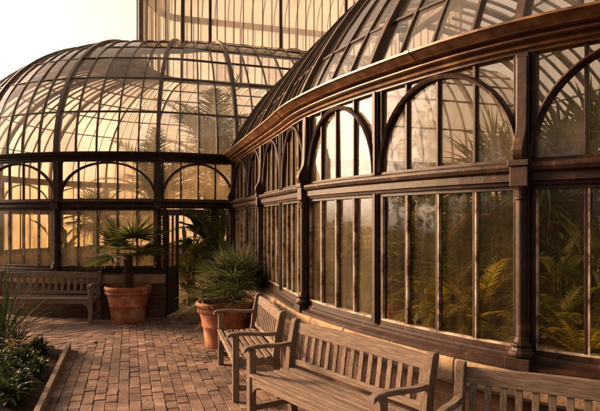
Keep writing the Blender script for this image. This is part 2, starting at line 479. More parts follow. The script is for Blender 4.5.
def base_courses(path, spans, root):
    for u0, u1 in spans:
        n = max(4, int((u1 - u0) * 8))
        mb = MB(); sweep(mb, path, u0, u1, rect(-0.20, 0.045, -0.05, 0.60), n)
        o = mb.build('brick_base', M['brickwork'], root, world=True)
        wall_uv(o, path, u0, u1, n)
        # stone course of separate rough blocks in one band
        mb = MB()
        L = path.length(u0, u1); nb = max(1, round(L / 0.62))
        for k in range(nb):
            a = u0 + (u1 - u0) * k / nb; b = u0 + (u1 - u0) * (k + 1) / nb
            g = 0.004 / path.du((a + b) / 2)
            # slightly pillowed face
            jo = random.uniform(-0.006, 0.006)
            sweep(mb, path, a + g, b - g, [(-0.2, 0.602), (0.085 + jo, 0.602), (0.108 + jo, 0.628), (0.112 + jo, 0.70), (0.106 + jo, 0.768), (0.085 + jo, 0.792), (-0.2, 0.792)], 5)
        mb.build('stone_course', M['stone'], root, world=True, bevel=0.004)

def arch_pts(path, uc, a_m, b, z0, n=28, grow=0.0):
    d = path.du(uc)
    out = []
    for k in range(n + 1):
        th = pi * k / n
        out.append((uc - (a_m + grow) * cos(th) / d, z0 + (b + grow) * sin(th)))
    return out

def window_pair(path, u0, u1, root, panes, w0, w1, upper=True, lower=True, glass=True, fancy=True):
    """lower tall window and arched upper window between posts at u0 and u1 (half widths w0, w1)"""
    d = path.du((u0 + u1) / 2)
    a = u0 + w0 / d; b = u1 - w1 / d
    st = 0.030 / d
    wh = (b - a) * d
    def pane(parent, z0, z1, off):
        mb = MB()
        for q in range(panes):
            t1, t2 = random.gauss(0, 0.0035), random.gauss(0, 0.0035)
            mb.grid([[path.at(a + (b - a) * (q + 0.006 + k * 0.494) / panes, off + t1 * (k - 1) + t2 * (j - 1), z) for k in range(3)] for j, z in enumerate((z0, (z0 + z1) / 2, z1))])
        mb.build('pane', M['glass_drum'] if path is DRUM or (path is WING and u0 < 3.5) else M['glass_mid'] if path is WING and u0 < 4.5 and z0 < 1.5 else M['glass_low'] if z0 < 1.5 else M['glass_high'], parent, world=True, recalc=False, smooth=True)
    if lower:
        mb = MB()
        for x in (a + st / 2, b - st / 2):
            post(mb, path, x, 0.030, -0.05, 0.012, Z_GL0, Z_TR0)
        sweep(mb, path, a + st, b - st, rect(-0.05, 0.012, Z_GL0, Z_GL0 + 0.035), 4)
        sweep(mb, path, a + st, b - st, rect(-0.05, 0.012, Z_TR0 - 0.03, Z_TR0), 4)
        for k in range(1, panes):
            post(mb, path, a + (b - a) * k / panes, 0.022, -0.045, 0.008, Z_GL0 + 0.035, Z_TR0 - 0.03)
        w = mb.build('window', M['frame'], root, world=True, bevel=0.003)
        if glass: pane(w, Z_GL0 + 0.01, Z_TR0 - 0.01, -0.022)
        mb = MB()                      # pale worn putty bead along each pane edge
        for k in range(panes):
            l0 = a + (b - a) * k / panes; 
            post(mb, path, l0 + (0.034 if k == 0 else 0.0165) / d, 0.010, -0.018, 0.0095, Z_GL0 + 0.036, Z_TR0 - 0.031)
        sweep(mb, path, a + st * 1.1, b - st * 1.1, rect(-0.018, 0.014, Z_GL0 + 0.036, Z_GL0 + 0.048), 4)
        mb.build('putty_bead', M['white_bar'], w, world=True)
    if upper:
        uc = (u0 + u1) / 2
        mb = MB()
        for x in (a + st / 2, b - st / 2):
            post(mb, path, x, 0.030, -0.05, 0.010, Z_TR1, Z_GL1)
        sweep(mb, path, a + st, b - st, rect(-0.05, 0.010, Z_TR1, Z_TR1 + 0.022), 4)
        for k in range(1, panes):
            post(mb, path, a + (b - a) * k / panes, 0.022, -0.045, 0.004, Z_TR1 + 0.022, Z_GL1)
        w = mb.build('arched_window', M['frame'], root, world=True, bevel=0.003)
        if glass: pane(w, Z_TR1 + 0.005, Z_GL1, -0.022)
        # elliptical arch moulding
        half = wh / 2 - 0.020
        rise = Z_GL1 - Z_TR1 - 0.062
        mb = MB()
        inner = arch_pts(path, uc, half, rise, Z_TR1 + 0.022)
        outer = arch_pts(path, uc, half, rise, Z_TR1 + 0.022, grow=0.034)
        mid = arch_pts(path, uc, half, rise, Z_TR1 + 0.022, grow=0.020)
        lim0, lim1 = a + 0.002, b - 0.002
        rings = []
        for (ui, zi), (um, zm), (uo, zo) in zip(inner, mid, outer):
            uo_ = max(a + 0.001, min(b - 0.001, uo)); um_ = max(a + 0.001, min(b - 0.001, um))
            rings.append([path.at(ui, -0.04, zi), path.at(ui, 0.022, zi), path.at(um_, 0.034, zm), path.at(uo_, 0.022, zo), path.at(uo_, -0.04, zo)])
        mb.loft(rings)
        mb.build('arch', M['frame'], w, world=True, smooth=False)

def thin_post(path, u, root):
    mb = MB()
    post(mb, path, u, 0.066, -0.07, 0.028, Z_GL0, Z_TR0)
    post(mb, path, u, 0.066, -0.07, 0.028, Z_TR1, Z_GL1)
    post(mb, path, u, 0.030, 0.028, 0.042, Z_GL0, Z_TR0)
    post(mb, path, u, 0.030, 0.028, 0.042, Z_TR1, Z_GL1)
    mb.build('post', M['frame'], root, world=True, bevel=0.004)

def half_round(mb, path, u, prof, o0, n=10, seg=None):
    """turned colonnette standing in front of the wall: prof = (radius, z)"""
    d = path.du(u)
    c = path.at(u, o0, 0)
    rings = []
    for r, z in prof:
        rings.append([Vector((c.x + r * cos(2 * pi * k / 16), c.y + r * sin(2 * pi * k / 16), z)) for k in range(16)])
    mb.loft(rings)

def pillar(path, u, root, w=0.086, bracket=True):
    d = path.du(u)
    mb = MB()
    post(mb, path, u, w, -0.08, 0.045, Z_GL0, Z_TR0)
    post(mb, path, u, w, -0.08, 0.045, Z_TR1, Z_GL1)
    pl = mb.build('pillar', M['frame'], root, world=True, bevel=0.006)
    mb = MB()
    half_round(mb, path, u, [(0.033, 1.0), (0.033, 1.86), (0.042, 1.868), (0.042, 1.88), (0.034, 1.888), (0.040, 1.925), (0.05, 1.945)], 0.05)
    mb.build('colonnette', M['frame'], pl, world=True, smooth=False, bevel=0.0)
    mb = MB()
    post(mb, path, u, w + 0.066, 0.0, 0.125, 0.797, 0.872)
    half_round(mb, path, u, [(0.072, 0.873), (0.08, 0.885), (0.08, 0.905), (0.066, 0.917), (0.058, 0.935), (0.064, 0.945), (0.064, 0.957), (0.044, 0.97), (0.036, 1.0)], 0.055)
    mb.build('pillar_base', M['frame'], pl, world=True, bevel=0.004)
    mb = MB()
    post(mb, path, u, w + 0.030, 0.0, 0.100, 1.946, 2.075)
    post(mb, path, u, w + 0.048, 0.0, 0.112, 2.0755, 2.116)
    mb.build('capital', M['frame'], pl, world=True, bevel=0.006)
    if bracket:
        mb = MB()
        h = 0.036 / d
        prof = []
        n = 22
        for k in range(n + 1):
            t = k / n
            z = 2.117 + t * 0.66
            o = 0.048 + 0.062 * math.exp(-((t - 0.09) / 0.14) ** 2) + 0.012 * (1 - t)
            prof.append((o, z))
        pr = [(0.0, 2.117)] + prof + [(0.0, 2.777)]
        sweep(mb, path, u - h, u + h, pr, 1)
        mb.build('bracket', M['frame'], pl, world=True, bevel=0.008)

# ---------------------------------------------------------------- surface helpers for curved roofs
def s_normal(S, u, v):
    e = 1e-3
    a = S(u + e, v) - S(u - e, v); b = S(u, v + e) - S(u, v - e)
    return a.cross(b).normalized()

def rib_on(mb, S, u, v0, v1, w, h0, h1, n=14):
    """bar following the roof surface at constant u"""
    rings = []
    for k in range(n + 1):
        v = v0 + (v1 - v0) * k / n
        p = S(u, v); nn = s_normal(S, u, v)
        t = (S(u, v + 1e-3) - S(u, v - 1e-3)).normalized()
        side = t.cross(nn).normalized()
        rings.append([p + side * a * w / 2 + nn * h for a, h in ((-1, h0), (1, h0), (1, h1), (-1, h1))])
    mb.loft(rings)

def ring_on(mb, S, v, u0, u1, w, h0, h1, n=40):
    rings = []
    for k in range(n + 1):
        u = u0 + (u1 - u0) * k / n
        p = S(u, v); nn = s_normal(S, u, v)
        t = (S(u + 1e-3, v) - S(u - 1e-3, v)).normalized()
        side = t.cross(nn).normalized()
        rings.append([p + side * a * w / 2 + nn * h for a, h in ((-1, h0), (1, h0), (1, h1), (-1, h1))])
    mb.loft(rings)

# ================================================================= GROUND
def flat(name, poly, z, mat, kind='structure'):
    mb = MB(); mb.add([Vector((x, y, z)) for x, y in poly], [tuple(range(len(poly)))])
    o = mb.build(name, mat)
    o['kind'] = kind
    return o

flat('lawn_ground', [(-400, -400), (400, -400), (400, 400), (-400, 400)], -0.045, M['lawn'])
flat('paving_bed', [(-9, -4), (7, -4), (7, 12.6), (-9, 12.6)], -0.024, M['joint'])
flat('greenhouse_floor', [(p.x, p.y) for p in WING.p], -0.008, M['floor'])
flat('domed_house_floor', [(p.x, p.y) for p in DRUM.p], -0.012, M['floor'])

def outside_building(x, y):
    """True on the open paved side of both walls"""
    best = None
    for path in (WING, DRUM):
        bd, side = 1e9, 1
        for i, p in enumerate(path.p):
            dd = (p.x - x) ** 2 + (p.y - y) ** 2
            if dd < bd:
                bd = dd; t = path.t[i]
                side = (x - p.x) * t.y - (y - p.y) * t.x
        if best is None or bd < best[0]: best = (bd, side)
    return best[1] > -0.12

# planting bed outline (metres)
BED = [(-485 * U, 1222 * U), (-397 * U, 925 * U), (-330 * U, 700 * U), (-9.0, 3.2), (-9.0, 7.7)]
def in_poly(x, y, poly):
    c = False
    for i in range(len(poly)):
        (x1, y1), (x2, y2) = poly[i], poly[i - 1]
        if (y1 > y) != (y2 > y) and x < (x2 - x1) * (y - y1) / (y2 - y1) + x1: c = not c
    return c

# seam between the two bonds
SA, SB = Vector((-464 * U, 1202 * U)), Vector((-446 * U, 1444 * U))
def left_of_seam(x, y):
    d = SB - SA
    return d.x * (y - SA.y) - d.y * (x - SA.x) > 0

def paving(name, angle, want_left, bw, bl):
    mb = MB()
    ca, sa = cos(angle), sin(angle)
    rng = random.Random(11 + want_left)
    R = 15
    for i in range(int(-R / bw), int(R / bw)):
        for j in range(int(-R / bl), int(R / bl)):
            lx = (i + 0.5) * bw
            ly = (j + 0.5 + (0.5 if i % 2 else 0.0) + 0.06 * sin(i * 2.3)) * bl
            x = lx * ca - ly * sa; y = lx * sa + ly * ca
            if not (-8 < x < 3.2 and 1.4 < y < 12.2): continue
            if left_of_seam(x, y) != want_left: continue
            if in_poly(x, y, BED): continue
            if not outside_building(x, y): continue
            g = rng.uniform(0.0014, 0.0040)
            hx, hy = bw / 2 - g, bl / 2 - rng.uniform(0.0014, 0.0045)
            dz = rng.uniform(-0.005, 0.004); tx, ty = rng.gauss(0, 0.018), rng.gauss(0, 0.016)
            rot = rng.gauss(0, 0.022)
            c = 0.0025
            P = []
            for inset, z in ((0, -0.03), (0, -c - rng.uniform(0.0, 0.003)), (c + rng.uniform(0.0, 0.003), 0)):
                for sx, sy in ((-1, -1), (1, -1), (1, 1), (-1, 1)):
                    a, b = sx * (hx - inset), sy * (hy - inset)
                    a, b = a * cos(rot) - b * sin(rot), a * sin(rot) + b * cos(rot)
                    zz = z + dz + (a * tx + b * ty if z > -0.02 else 0)
                    P.append(Vector((x + a * ca - b * sa, y + a * sa + b * ca, zz)))
            F = [(8, 9, 10, 11)]
            for r in (0, 4):
                for k in range(4):
                    F.append((r + k, r + (k + 1) % 4, r + 4 + (k + 1) % 4, r + 4 + k))
            mb.add(P, F)
    o = mb.build(name, M['paver'], recalc=False)
    o['kind'] = 'structure'
    return o

paving('brick_paving', radians(16.3), False, 0.110, 0.225)
paving('brick_path', radians(-35), True, 0.100, 0.205)

# ================================================================= DOMED HOUSE
dome = empty('domed_conservatory', (CX * U, CY * U, 0))
tag(dome, 'large domed Victorian glasshouse with open door and glazed lantern on top', 'glasshouse')
DK = [K0 - 4, K0 - 3, K0 - 2, K0 - 1, K0, K0 + 1, K0 + 2]           # visible posts
KD = K0 + 1                                                          # door bay is KD..KD+1
UEND = NB - 1 - 0.001
# brick base, stone course, sill: round end up to the door, then behind the wing
dj = 0.27
base_courses(DRUM, [(0, KD + 0.085), (KD + 0.93, UEND)], dome)
mb = MB(); sweep(mb, DRUM, 0, KD + 0.085, SILL); sweep(mb, DRUM, KD + 0.93, UEND, SILL)
mb.build('sill', M['frame'], dome, world=True)
mb = MB(); sweep(mb, DRUM, 0, UEND, TRANS, 150); mb.build('transom_rail', M['frame'], dome, world=True)
mb = MB(); sweep(mb, DRUM, 0, UEND, [(o * (0.55 if o > 0 else 1), z) for o, z in CORN], 170); mb.build('cornice', M['frame'], dome, world=True)
for k in range(0, NB - 1):
    door_bay = (k == KD)
    panes = 4 if door_bay else 5
    near = K0 - 3 <= k <= K0 + 2
    window_pair(DRUM, k, k + 1, dome, panes, 0.055, 0.055, lower=not door_bay, glass=True)
for k in range(0, NB):
    if K0 - 3 <= k <= K0 + 2:
        pillar(DRUM, min(k, UEND - 0.05), dome, 0.11, bracket=False)
    else:
        thin_post(DRUM, max(0.05, min(k, UEND - 0.05)), dome)

Z_DT = Z_COR + 468 * U
def S_dome(u, v):
    t = v * pi / 2
    f, g = 1 - cos(t), sin(t)
    b = DRUM.at(u, 0.03, 0); c = CROWN.at(u, 0, 0)
    return Vector((b.x + (c.x - b.x) * f, b.y + (c.y - b.y) * f, Z_COR + (Z_DT - Z_COR) * g))
mb = MB()
nu = (NB - 1) * 5
def cells(mb, S, us, vs, jit):
    """one separate, slightly tilted pane per opening of the glazing"""
    for a, b in zip(us, us[1:]):
        for c, d in zip(vs, vs[1:]):
            t1, t2 = random.gauss(0, jit), random.gauss(0, jit)
            m = max(2, round((d - c) / 0.055))
            rows = []
            for j in range(m + 1):
                v = c + (d - c) * j / m
                row = []
                for k in range(3):
                    u = a + (b - a) * (0.004 + 0.496 * k)
                    row.append(S(u, v) + s_normal(S, u, min(0.985, max(0.01, v))) * (t1 * (k - 1) + t2 * (2 * j / m - 1)))
                rows.append(row)
            mb.grid(rows)
def knots_split(nk, count, end):
    us = []
    for k in range(nk):
        c = count(k)
        us += [k + q / c for q in range(c)]
    return us + [end]
cells(mb, S_dome, knots_split(NB - 1, lambda k: 4 if k == KD else 5, UEND), [0, 14.5 / 90, 29 / 90, 41 / 90, 51 / 90, 61 / 90, 72 / 90, 1], 0.005)
mb.build('dome_glass', M['glass_roof'], dome, world=True, smooth=True, recalc=False)
for k in range(1, NB - 1):
    mb = MB(); rib_on(mb, S_dome, k, 0, 1, 0.066, -0.07, 0.05, 22)
    mb.build('dome_rib', M['rib'], dome, world=True)
bars = MB()
for k in range(NB - 1):
    npan = 4 if k == KD else 5
    for q in range(1, npan):
        rib_on(bars, S_dome, k + q / npan, 0, 1, 0.021, -0.035, 0.02, 18)
bars.build('glazing_bars', M['rib'], dome, world=True)
mb = MB()
for v in (14.5, 29, 41, 51, 61, 72):
    ring_on(mb, S_dome, v / 90, 0.03, UEND - 0.03, 0.022, -0.03, 0.012, 120)
mb.build('dome_purlins', M['rib'], dome, world=True)

# lantern on the crown
lz0, lz1 = Z_DT - 0.05, 7.75
mb = MB(); sweep(mb, CROWN, 0.02, UEND - 0.02, rect(-0.08, 0.10, lz0, lz0 + 0.12), 130)
lantern = mb.build('lantern', M['frame'], dome, world=True)
for k in range(NB):
    mb = MB(); post(mb, CROWN, max(0.04, min(k, UEND - 0.04)), 0.07, -0.05, 0.03, lz0 + 0.1201, lz1 - 0.001)
    mb.build('lantern_post', M['frame'], lantern, world=True)
for k in range(NB - 1):
    mb = MB()
    L = CROWN.length(k, k + 1); nq = max(3, round(L / 0.23))
    for q in range(1, nq):
        post(mb, CROWN, k + q / nq, 0.018, -0.02, 0.012, lz0 + 0.1201, lz1 - 0.001)
    mb.build('lantern_sash', M['rib'], lantern, world=True)
mb = MB(); mb.grid([[CROWN.at(min(UEND, k / 8), -0.01, z) for k in range((NB - 1) * 8 + 1)] for z in (lz0 + 0.1, lz1)])
mb.build('lantern_glass', M['glass_lantern'], lantern, world=True, recalc=False)
mb = MB(); sweep(mb, CROWN, 0.02, UEND - 0.02, [(-0.08, lz1), (0.06, lz1), (0.09, lz1 + 0.06), (0.15, lz1 + 0.08), (0.15, lz1 + 0.15), (-0.08, lz1 + 0.16)], 130)
mb.build('lantern_cornice', M['cornice'], lantern, world=True)
# glazed roof of the lantern: both eaves lofted to one ridge
def S_lant(u, v):
    a = CROWN.at(u, 0.05, lz1 + 0.16)
    ridge0 = Vector((-600 * U, 2510 * U)); rd = Vector((D.x, D.y))
    w = (Vector((a.x, a.y)) - ridge0).dot(rd)
    w = max(0.0, w)
    r = ridge0 + rd * w
    t = v * pi / 2
    f, g = 1 - cos(t), sin(t)
    return Vector((a.x + (r.x - a.x) * f, a.y + (r.y - a.y) * f, a.z + 1.15 * g))
mb = MB(); mb.grid([[S_lant(min(UEND, k / 5), j / 8 * 0.999) for k in range(nu + 1)] for j in range(9)])
mb.build('lantern_roof', M['glass_lantern'], lantern, world=True, smooth=True)
mb = MB()
for k in range(0, (NB - 1) * 5 + 1):
    rib_on(mb, S_lant, min(UEND - 0.02, max(0.02, k / 5)), 0, 0.98, 0.03, -0.03, 0.02, 8)
mb.build('lantern_roof_bars', M['rib'], lantern, world=True)

# door leaves, swung inward
def door_leaf(hx, hy, ang, w, mirror):
    """leaf of width w hinged at hx, hy, along direction ang"""
    o = empty('door_tmp', (0, 0, 0))
    Mx = Matrix.Translation((hx, hy, 0)) @ Matrix.Rotation(ang, 4, 'Z')
    mb = MB()
    st = 0.075
    mb.box(0, st, -0.022, 0.022, 0.02, 1.93, Mx); mb.box(w - st, w, -0.022, 0.022, 0.02, 1.93, Mx)
    mb.box(st, w - st, -0.022, 0.022, 1.84, 1.93, Mx); mb.box(st, w - st, -0.022, 0.022, 0.02, 0.20, Mx)
    mb.box(st, w - st, -0.022, 0.022, 0.80, 0.90, Mx)
    mb.box(st, w - st, -0.010, 0.010, 0.20, 0.80, Mx)
    mb.box(w / 2 - 0.012, w / 2 + 0.012, -0.016, 0.016, 0.90, 1.84, Mx)
    d = mb.build('door', M['frame'], dome, world=True, bevel=0.003)
    mb = MB(); mb.grid([[Mx @ Vector((st, 0.004, 0.9)), Mx @ Vector((w - st, 0.004, 0.9))], [Mx @ Vector((st, 0.004, 1.84)), Mx @ Vector((w - st, 0.004, 1.84))]])
    mb.build('pane', M['glass_low'], d, world=True, recalc=False)
    mb = MB()
    for s in (-1, 1):
        mb.tube([Mx @ Vector((w - 0.04, s * 0.022, 1.0)), Mx @ Vector((w - 0.04, s * 0.06, 1.0)), Mx @ Vector((w - 0.13, s * 0.065, 1.0))], 0.009, 8)
    mb.build('handle', M['brass'], d, world=True, smooth=True)
    bpy.data.objects.remove(o)
pa = DRUM.at(KD + 0.10, -0.05, 0); pb = DRUM.at(KD + 0.92, -0.03, 0)
# jambs
mb = MB(); post(mb, DRUM, KD + 0.078, 0.06, -0.09, 0.03, 0.0, Z_TR0); mb.build('door_jamb', M['frame'], dome, world=True, bevel=0.004)
mb = MB(); post(mb, DRUM, KD + 0.945, 0.06, -0.09, 0.03, 0.0, Z_TR0); mb.build('door_jamb', M['frame'], dome, world=True, bevel=0.004)
door_leaf(pa.x, pa.y, radians(82), 0.58, False)
door_leaf(pb.x, pb.y, radians(100), 0.58, True)

# ================================================================= WING
wing = empty('curved_glasshouse_wing', (13 * U, 944 * U, 0))
tag(wing, 'long curved glasshouse wing with arched windows and a bronze brown cornice, on the right', 'glasshouse')
NW = len(wk)
WE = NW - 1 - 0.001
base_courses(WING, [(0, WE)], wing)
mb = MB(); sweep(mb, WING, 0, WE, SILL, 120); mb.build('sill', M['frame'], wing, world=True)
mb = MB(); sweep(mb, WING, 0, WE, TRANS, 120); mb.build('transom_rail', M['frame'], wing, world=True)
mb = MB(); sweep(mb, WING, 0, WE, CORN, 160); co = mb.build('cornice', M['cornice'], wing, world=True)
for k in (1.4, 3.45, 5.42, 7.4):                                    # overlapping joint straps of the gutter lengths
    h = 0.022 / WING.du(k)
    mb = MB(); sweep(mb, WING, k - h, k + h, [(0.137, _c + 0.097), (0.143, _c + 0.102), (0.188, _c + 0.137), (0.2095, _c + 0.147), (0.2095, Z_COR + 0.004), (0.19, Z_COR + 0.004)], 2)
    mb.build('gutter_joint', M['cornice'], co, world=True)
for k in range(0, NW - 1):
    window_pair(WING, k, k + 1 if k < NW - 2 else WE, wing, 4, 0.036 if k % 2 else 0.045, 0.045 if k % 2 else 0.036)
for k in range(0, NW):
    u = max(0.04, min(k, WE - 0.04))
    if k % 2 == 0: pillar(WING, u, wing, bracket=k < 9)
    else: thin_post(WING, u, wing)

# roof: arc that starts steep and eases to a ridge, then falls to the back wall
prof = [(0.0, 0.0)]
a0, cv, N = 66.0, 12.8, 40
Ltot = 4.9
for k in range(N):
    s_ = (k + 0.5) * Ltot / N
    th = radians(a0 - cv * s_)
    prof.append((prof[-1][0] + cos(th) * Ltot / N, prof[-1][1] + sin(th) * Ltot / N))
R0 = Vector((wk[0][0] * U + cos(WDIR) * 3.69, wk[0][1] * U + sin(WDIR) * 3.69))   # far end of the ridge
RD = Vector((sin(WDIR), -cos(WDIR)))
RMAX = (Vector((601 * U, 979 * U)) - R0).dot(RD)
def S_wing(u, v):
    x = max(0.0, min(0.99999, v)) * N
    i = int(x); f = x - i
    px_ = (prof[i][0] + (prof[i + 1][0] - prof[i][0]) * f) / prof[N][0]; pz = prof[i][1] + (prof[i + 1][1] - prof[i][1]) * f
    b = WING.at(u, 0.06, 0)
    w = max(-1.0, min(RMAX, (Vector((b.x, b.y)) - R0).dot(RD)))
    r = R0 + RD * w
    return Vector((b.x + (r.x - b.x) * px_, b.y + (r.y - b.y) * px_, Z_COR + 0.01 + pz))
mb = MB(); nn_ = (NW - 1) * 6
cells(mb, S_wing, knots_split(NW - 1, lambda k: 4, WE), [0, 0.095, 0.30, 0.52, 0.76, 1], 0.005)
mb.build('roof_glass', M['glass_wing_roof'], wing, world=True, smooth=True, recalc=False)
for k in range(0, NW):
    mb = MB(); rib_on(mb, S_wing, max(0.03, min(k, WE - 0.03)), 0.001, 0.97, 0.054, -0.06, 0.05, 22)
    mb.build('roof_rib', M['rib'], wing, world=True)
mb = MB()
for k in range(NW - 1):
    for q in range(1, 4):
        rib_on(mb, S_wing, k + q / 4, 0.001, 0.93, 0.022, -0.035, 0.022, 18)
mb.build('glazing_bars', M['rib'], wing, world=True)
mb = MB()
for v in (0.095, 0.30, 0.52, 0.76):
    ring_on(mb, S_wing, v, 0.03, WE - 0.03, 0.026, -0.03, 0.014, 120)
mb.build('roof_purlins', M['rib'], wing, world=True)
mb = MB(); a = R0 + RD * -0.5; b = R0 + RD * (RMAX + 0.15); zr = Z_COR + prof[N][1]
mb.tube([Vector((a.x, a.y, zr)), Vector((b.x, b.y, zr))], 0.10, 10)
mb.build('ridge', M['rib'], wing, world=True)

# ================================================================= BENCHES
def make_bench():
    L, Dp = 1.66, 0.50
    root = empty('garden_bench', (0, 0, 0))
    xs = (-L / 2 + 0.035, L / 2 - 0.035)
    # frame posts: x along the bench, front is -y, back top leans to +y
    for x in xs:
        mb = MB()
        mb.rbox(x - 0.032, x + 0.032, -Dp + 0.0, -Dp + 0.064, 0.0, 0.625, 0.006)
        mb.build('front_leg', M['teak_z'], root)
        mb = MB()
        rings = []
        for z, y, dz in ((0, 0.005, 0), (0.2, -0.02, 0), (0.42, -0.035, 0), (0.6, -0.015, 0), (0.76, 0.018, 0), (0.812, 0.028, 0)):
            rings.append([Vector((x + a * 0.032, y - 0.04 + b * 0.034, z)) for a, b in ((-1, -1), (1, -1), (1, 1), (-1, 1))])
        for k in range(1, 6):                                     # rounded head of the post
            t = k / 6
            hw = 0.034 * sqrt(max(0.0, 1 - t * t))
            z = 0.812 + 0.05 * t
            y = 0.028 + 0.01 * t
            rings.append([Vector((x + a * 0.032, y - 0.04 + b * hw, z)) for a, b in ((-1, -1), (1, -1), (1, 1), (-1, 1))])
        mb.loft(rings)
        mb.build('back_leg', M['teak_z'], root, bevel=0.005)
        # curved armrest with a rolled front
        mb = MB()
        rings = []
        w = 0.034
        path = [(-Dp - 0.055, 0.610, 0.010), (-Dp - 0.048, 0.628, 0.016), (-Dp - 0.02, 0.643, 0.018), (-Dp + 0.06, 0.650, 0.018), (-Dp + 0.18, 0.645, 0.018), (-Dp + 0.32, 0.634, 0.018), (-Dp + 0.43, 0.638, 0.019), (-0.04, 0.655, 0.020)]
        for y, z, h in path:
            rings.append([Vector((x + a * w, y, z + b * h)) for a, b in ((-1, -1), (-0.8, 0.8), (0.8, 0.8), (1, -1))])
        mb.loft(rings)
        mb.build('armrest', M['teak_y'], root, bevel=0.005)
    # seat: rails and slats
    mb = MB()
    mb.rbox(xs[0] + 0.0325, xs[1] - 0.0325, -Dp + 0.012, -Dp + 0.045, 0.335, 0.415, 0.005)
    mb.rbox(xs[0] + 0.0325, xs[1] - 0.0325, -0.095, -0.06, 0.315, 0.385, 0.005)
    rail = mb.build('seat_rail', M['teak_x'], root)
    mb = MB()
    for x in (xs[0], xs[1], 0):
        o = 0.02
        mb = MB(); mb.rbox(x - o, x + o, -Dp + 0.0645, -0.1, 0.335, 0.395, 0.005)
        mb.build('seat_bearer', M['teak_y'], rail)
    for x, sgn in ((xs[0], 1), (xs[1], -1)):                       # curved corner brackets under the rail
        pts = [(0.034, 0.334), (0.034, 0.235), (0.05, 0.27), (0.075, 0.30), (0.11, 0.320), (0.15, 0.334)]
        y0 = -Dp + 0.014
        mb = MB(); mb.loft([[Vector((x + sgn * a, y, z)) for a, z in pts] for y in (y0, y0 + 0.028)])
        mb.build('corner_bracket', M['teak_y'], rail)
    for x in xs:
        mb = MB(); mb.rbox(x - 0.018, x + 0.018, -Dp + 0.065, -0.09, 0.10, 0.15, 0.005)
        mb.build('stretcher', M['teak_y'], root)
    mb = MB()
    ns = 7
    for k in range(ns):
        y0 = -Dp - 0.012 + k * 0.068
        z = 0.420 - 0.018 * sin(pi * k / (ns - 1)) - 0.006 * k / ns
        x0, x1 = xs[0] + (0.034 if k == 0 else -0.02), xs[1] - (0.034 if k == 0 else -0.02)
        if k == 0: x0, x1 = xs[0] + 0.034, xs[1] - 0.034
        if k == ns - 1: x0, x1 = xs[0] + 0.034, xs[1] - 0.034
        Mx = Matrix.Rotation(random.gauss(0, 0.002), 4, 'Z')
        mb.rbox(x0, x1, y0, y0 + 0.049, z - 0.012, z + 0.012, 0.005, Mx)
    mb.build('seat', M['teak_x'], root)
    # backrest: top rail, lower rail, upright slats
    def yb(z): return -0.075 + (z - 0.42) / 0.44 * 0.066
    mb = MB()
    rings = []
    for k in range(13):
        x = xs[0] + 0.0325 + (xs[1] - xs[0] - 0.065) * k / 12
        zt = 0.820 + 0.018 * sin(pi * k / 12)
        rings.append([Vector((x, yb(z) + b, z)) for z, b in ((0.728, 0.002), (0.728, 0.034), (zt - 0.004, 0.036), (zt, 0.030), (zt, 0.008), (zt - 0.004, 0.002))])
    mb.loft(rings)
    back = mb.build('backrest', M['teak_x'], root, bevel=0.004)
    mb = MB()
    mb.rbox(xs[0] + 0.0325, xs[1] - 0.0325, yb(0.48) + 0.002, yb(0.48) + 0.034, 0.455, 0.505, 0.005)
    mb.build('lower_back_rail', M['teak_x'], back)
    mb = MB()
    n = 15
    for k in range(n):
        x = xs[0] + 0.0325 + (xs[1] - xs[0] - 0.065) * (k + 0.5) / n + random.gauss(0, 0.0015)
        rings = []
        for z in (0.5055, 0.7275):
            rings.append([Vector((x + a * 0.023, yb(z) + 0.018 + b * 0.008, z)) for a, b in ((-1, -1), (1, -1), (1, 1), (-1, 1))])
        mb.loft(rings)
    mb.build('back_slats', M['teak_z'], back, bevel=0.003)
    return root

proto_bench = make_bench()
def place_bench(bl, br, label, first=False, group='weathered wooden garden benches'):
    """bl, br: ground points (survey units) under the left and right back ends, seen from the front"""
    a, b = Vector(bl) * U, Vector(br) * U
    c = (a + b) / 2; d = (b - a)
    o = proto_bench if first else copy_tree(proto_bench)
    o.location = (c.x, c.y, 0.0)
    o.rotation_euler = (0, 0, atan2(d.y, d.x))
    o.scale = (d.length / 1.66, 1, 1)
    tag(o, label, 'bench', group)
    return o
place_bench((-8, 828), (143, 606), 'weathered wooden bench in the foreground below the large arched window, seat in view', True)
place_bench((-79, 1120), (-24, 886), 'weathered wooden bench standing right of the big potted palm, behind the foreground bench')
place_bench((154, 573), (354, 453), 'weathered wooden bench cut off at the lower right corner, below the near pillar')
place_bench((-832, 1610), (-546, 1610), 'dark weathered wooden bench against the domed glasshouse, beside the left terracotta pot')

# ================================================================= POTS
def make_pot(name='terracotta_pot', h=0.62, r=0.395):
    root = empty(name, (0, 0, 0))
    k = r / 0.395; q = h / 0.62
    pr = [(0.24, 0.0), (0.262, 0.0), (0.268, 0.012), (0.288, 0.15), (0.308, 0.275), (0.318, 0.283), (0.320, 0.296), (0.314, 0.305), (0.345, 0.462), (0.352, 0.475), (0.372, 0.482), (0.380, 0.495), (0.382, 0.520), (0.376, 0.531), (0.372, 0.535), (0.386, 0.545), (0.396, 0.562), (0.398, 0.592), (0.392, 0.612), (0.376, 0.62), (0.358, 0.616), (0.346, 0.60), (0.336, 0.54), (0.332, 0.53)]
    mb = MB(); mb.lathe([(a * k, z * q) for a, z in pr], 56)
    mb.build('pot_body', M['terracotta'], root, smooth=True)
    mb = MB()
    rng = random.Random(3)
    n = 28
    rings = [[Vector((rr * k * cos(2 * pi * i / n), rr * k * sin(2 * pi * i / n), q * (0.553 + (0.02 if rr < 0.2 else 0.0)) + rng.uniform(-0.008, 0.008))) for i in range(n)] for rr in (0.334, 0.25, 0.15, 0.05)]
    mb.loft(rings, caps=True)
    mb.build('soil', M['soil'], root)
    return root
pot = make_pot()
pot.location = (-462 * U, 1567 * U, 0); pot.rotation_euler.z = 0.4
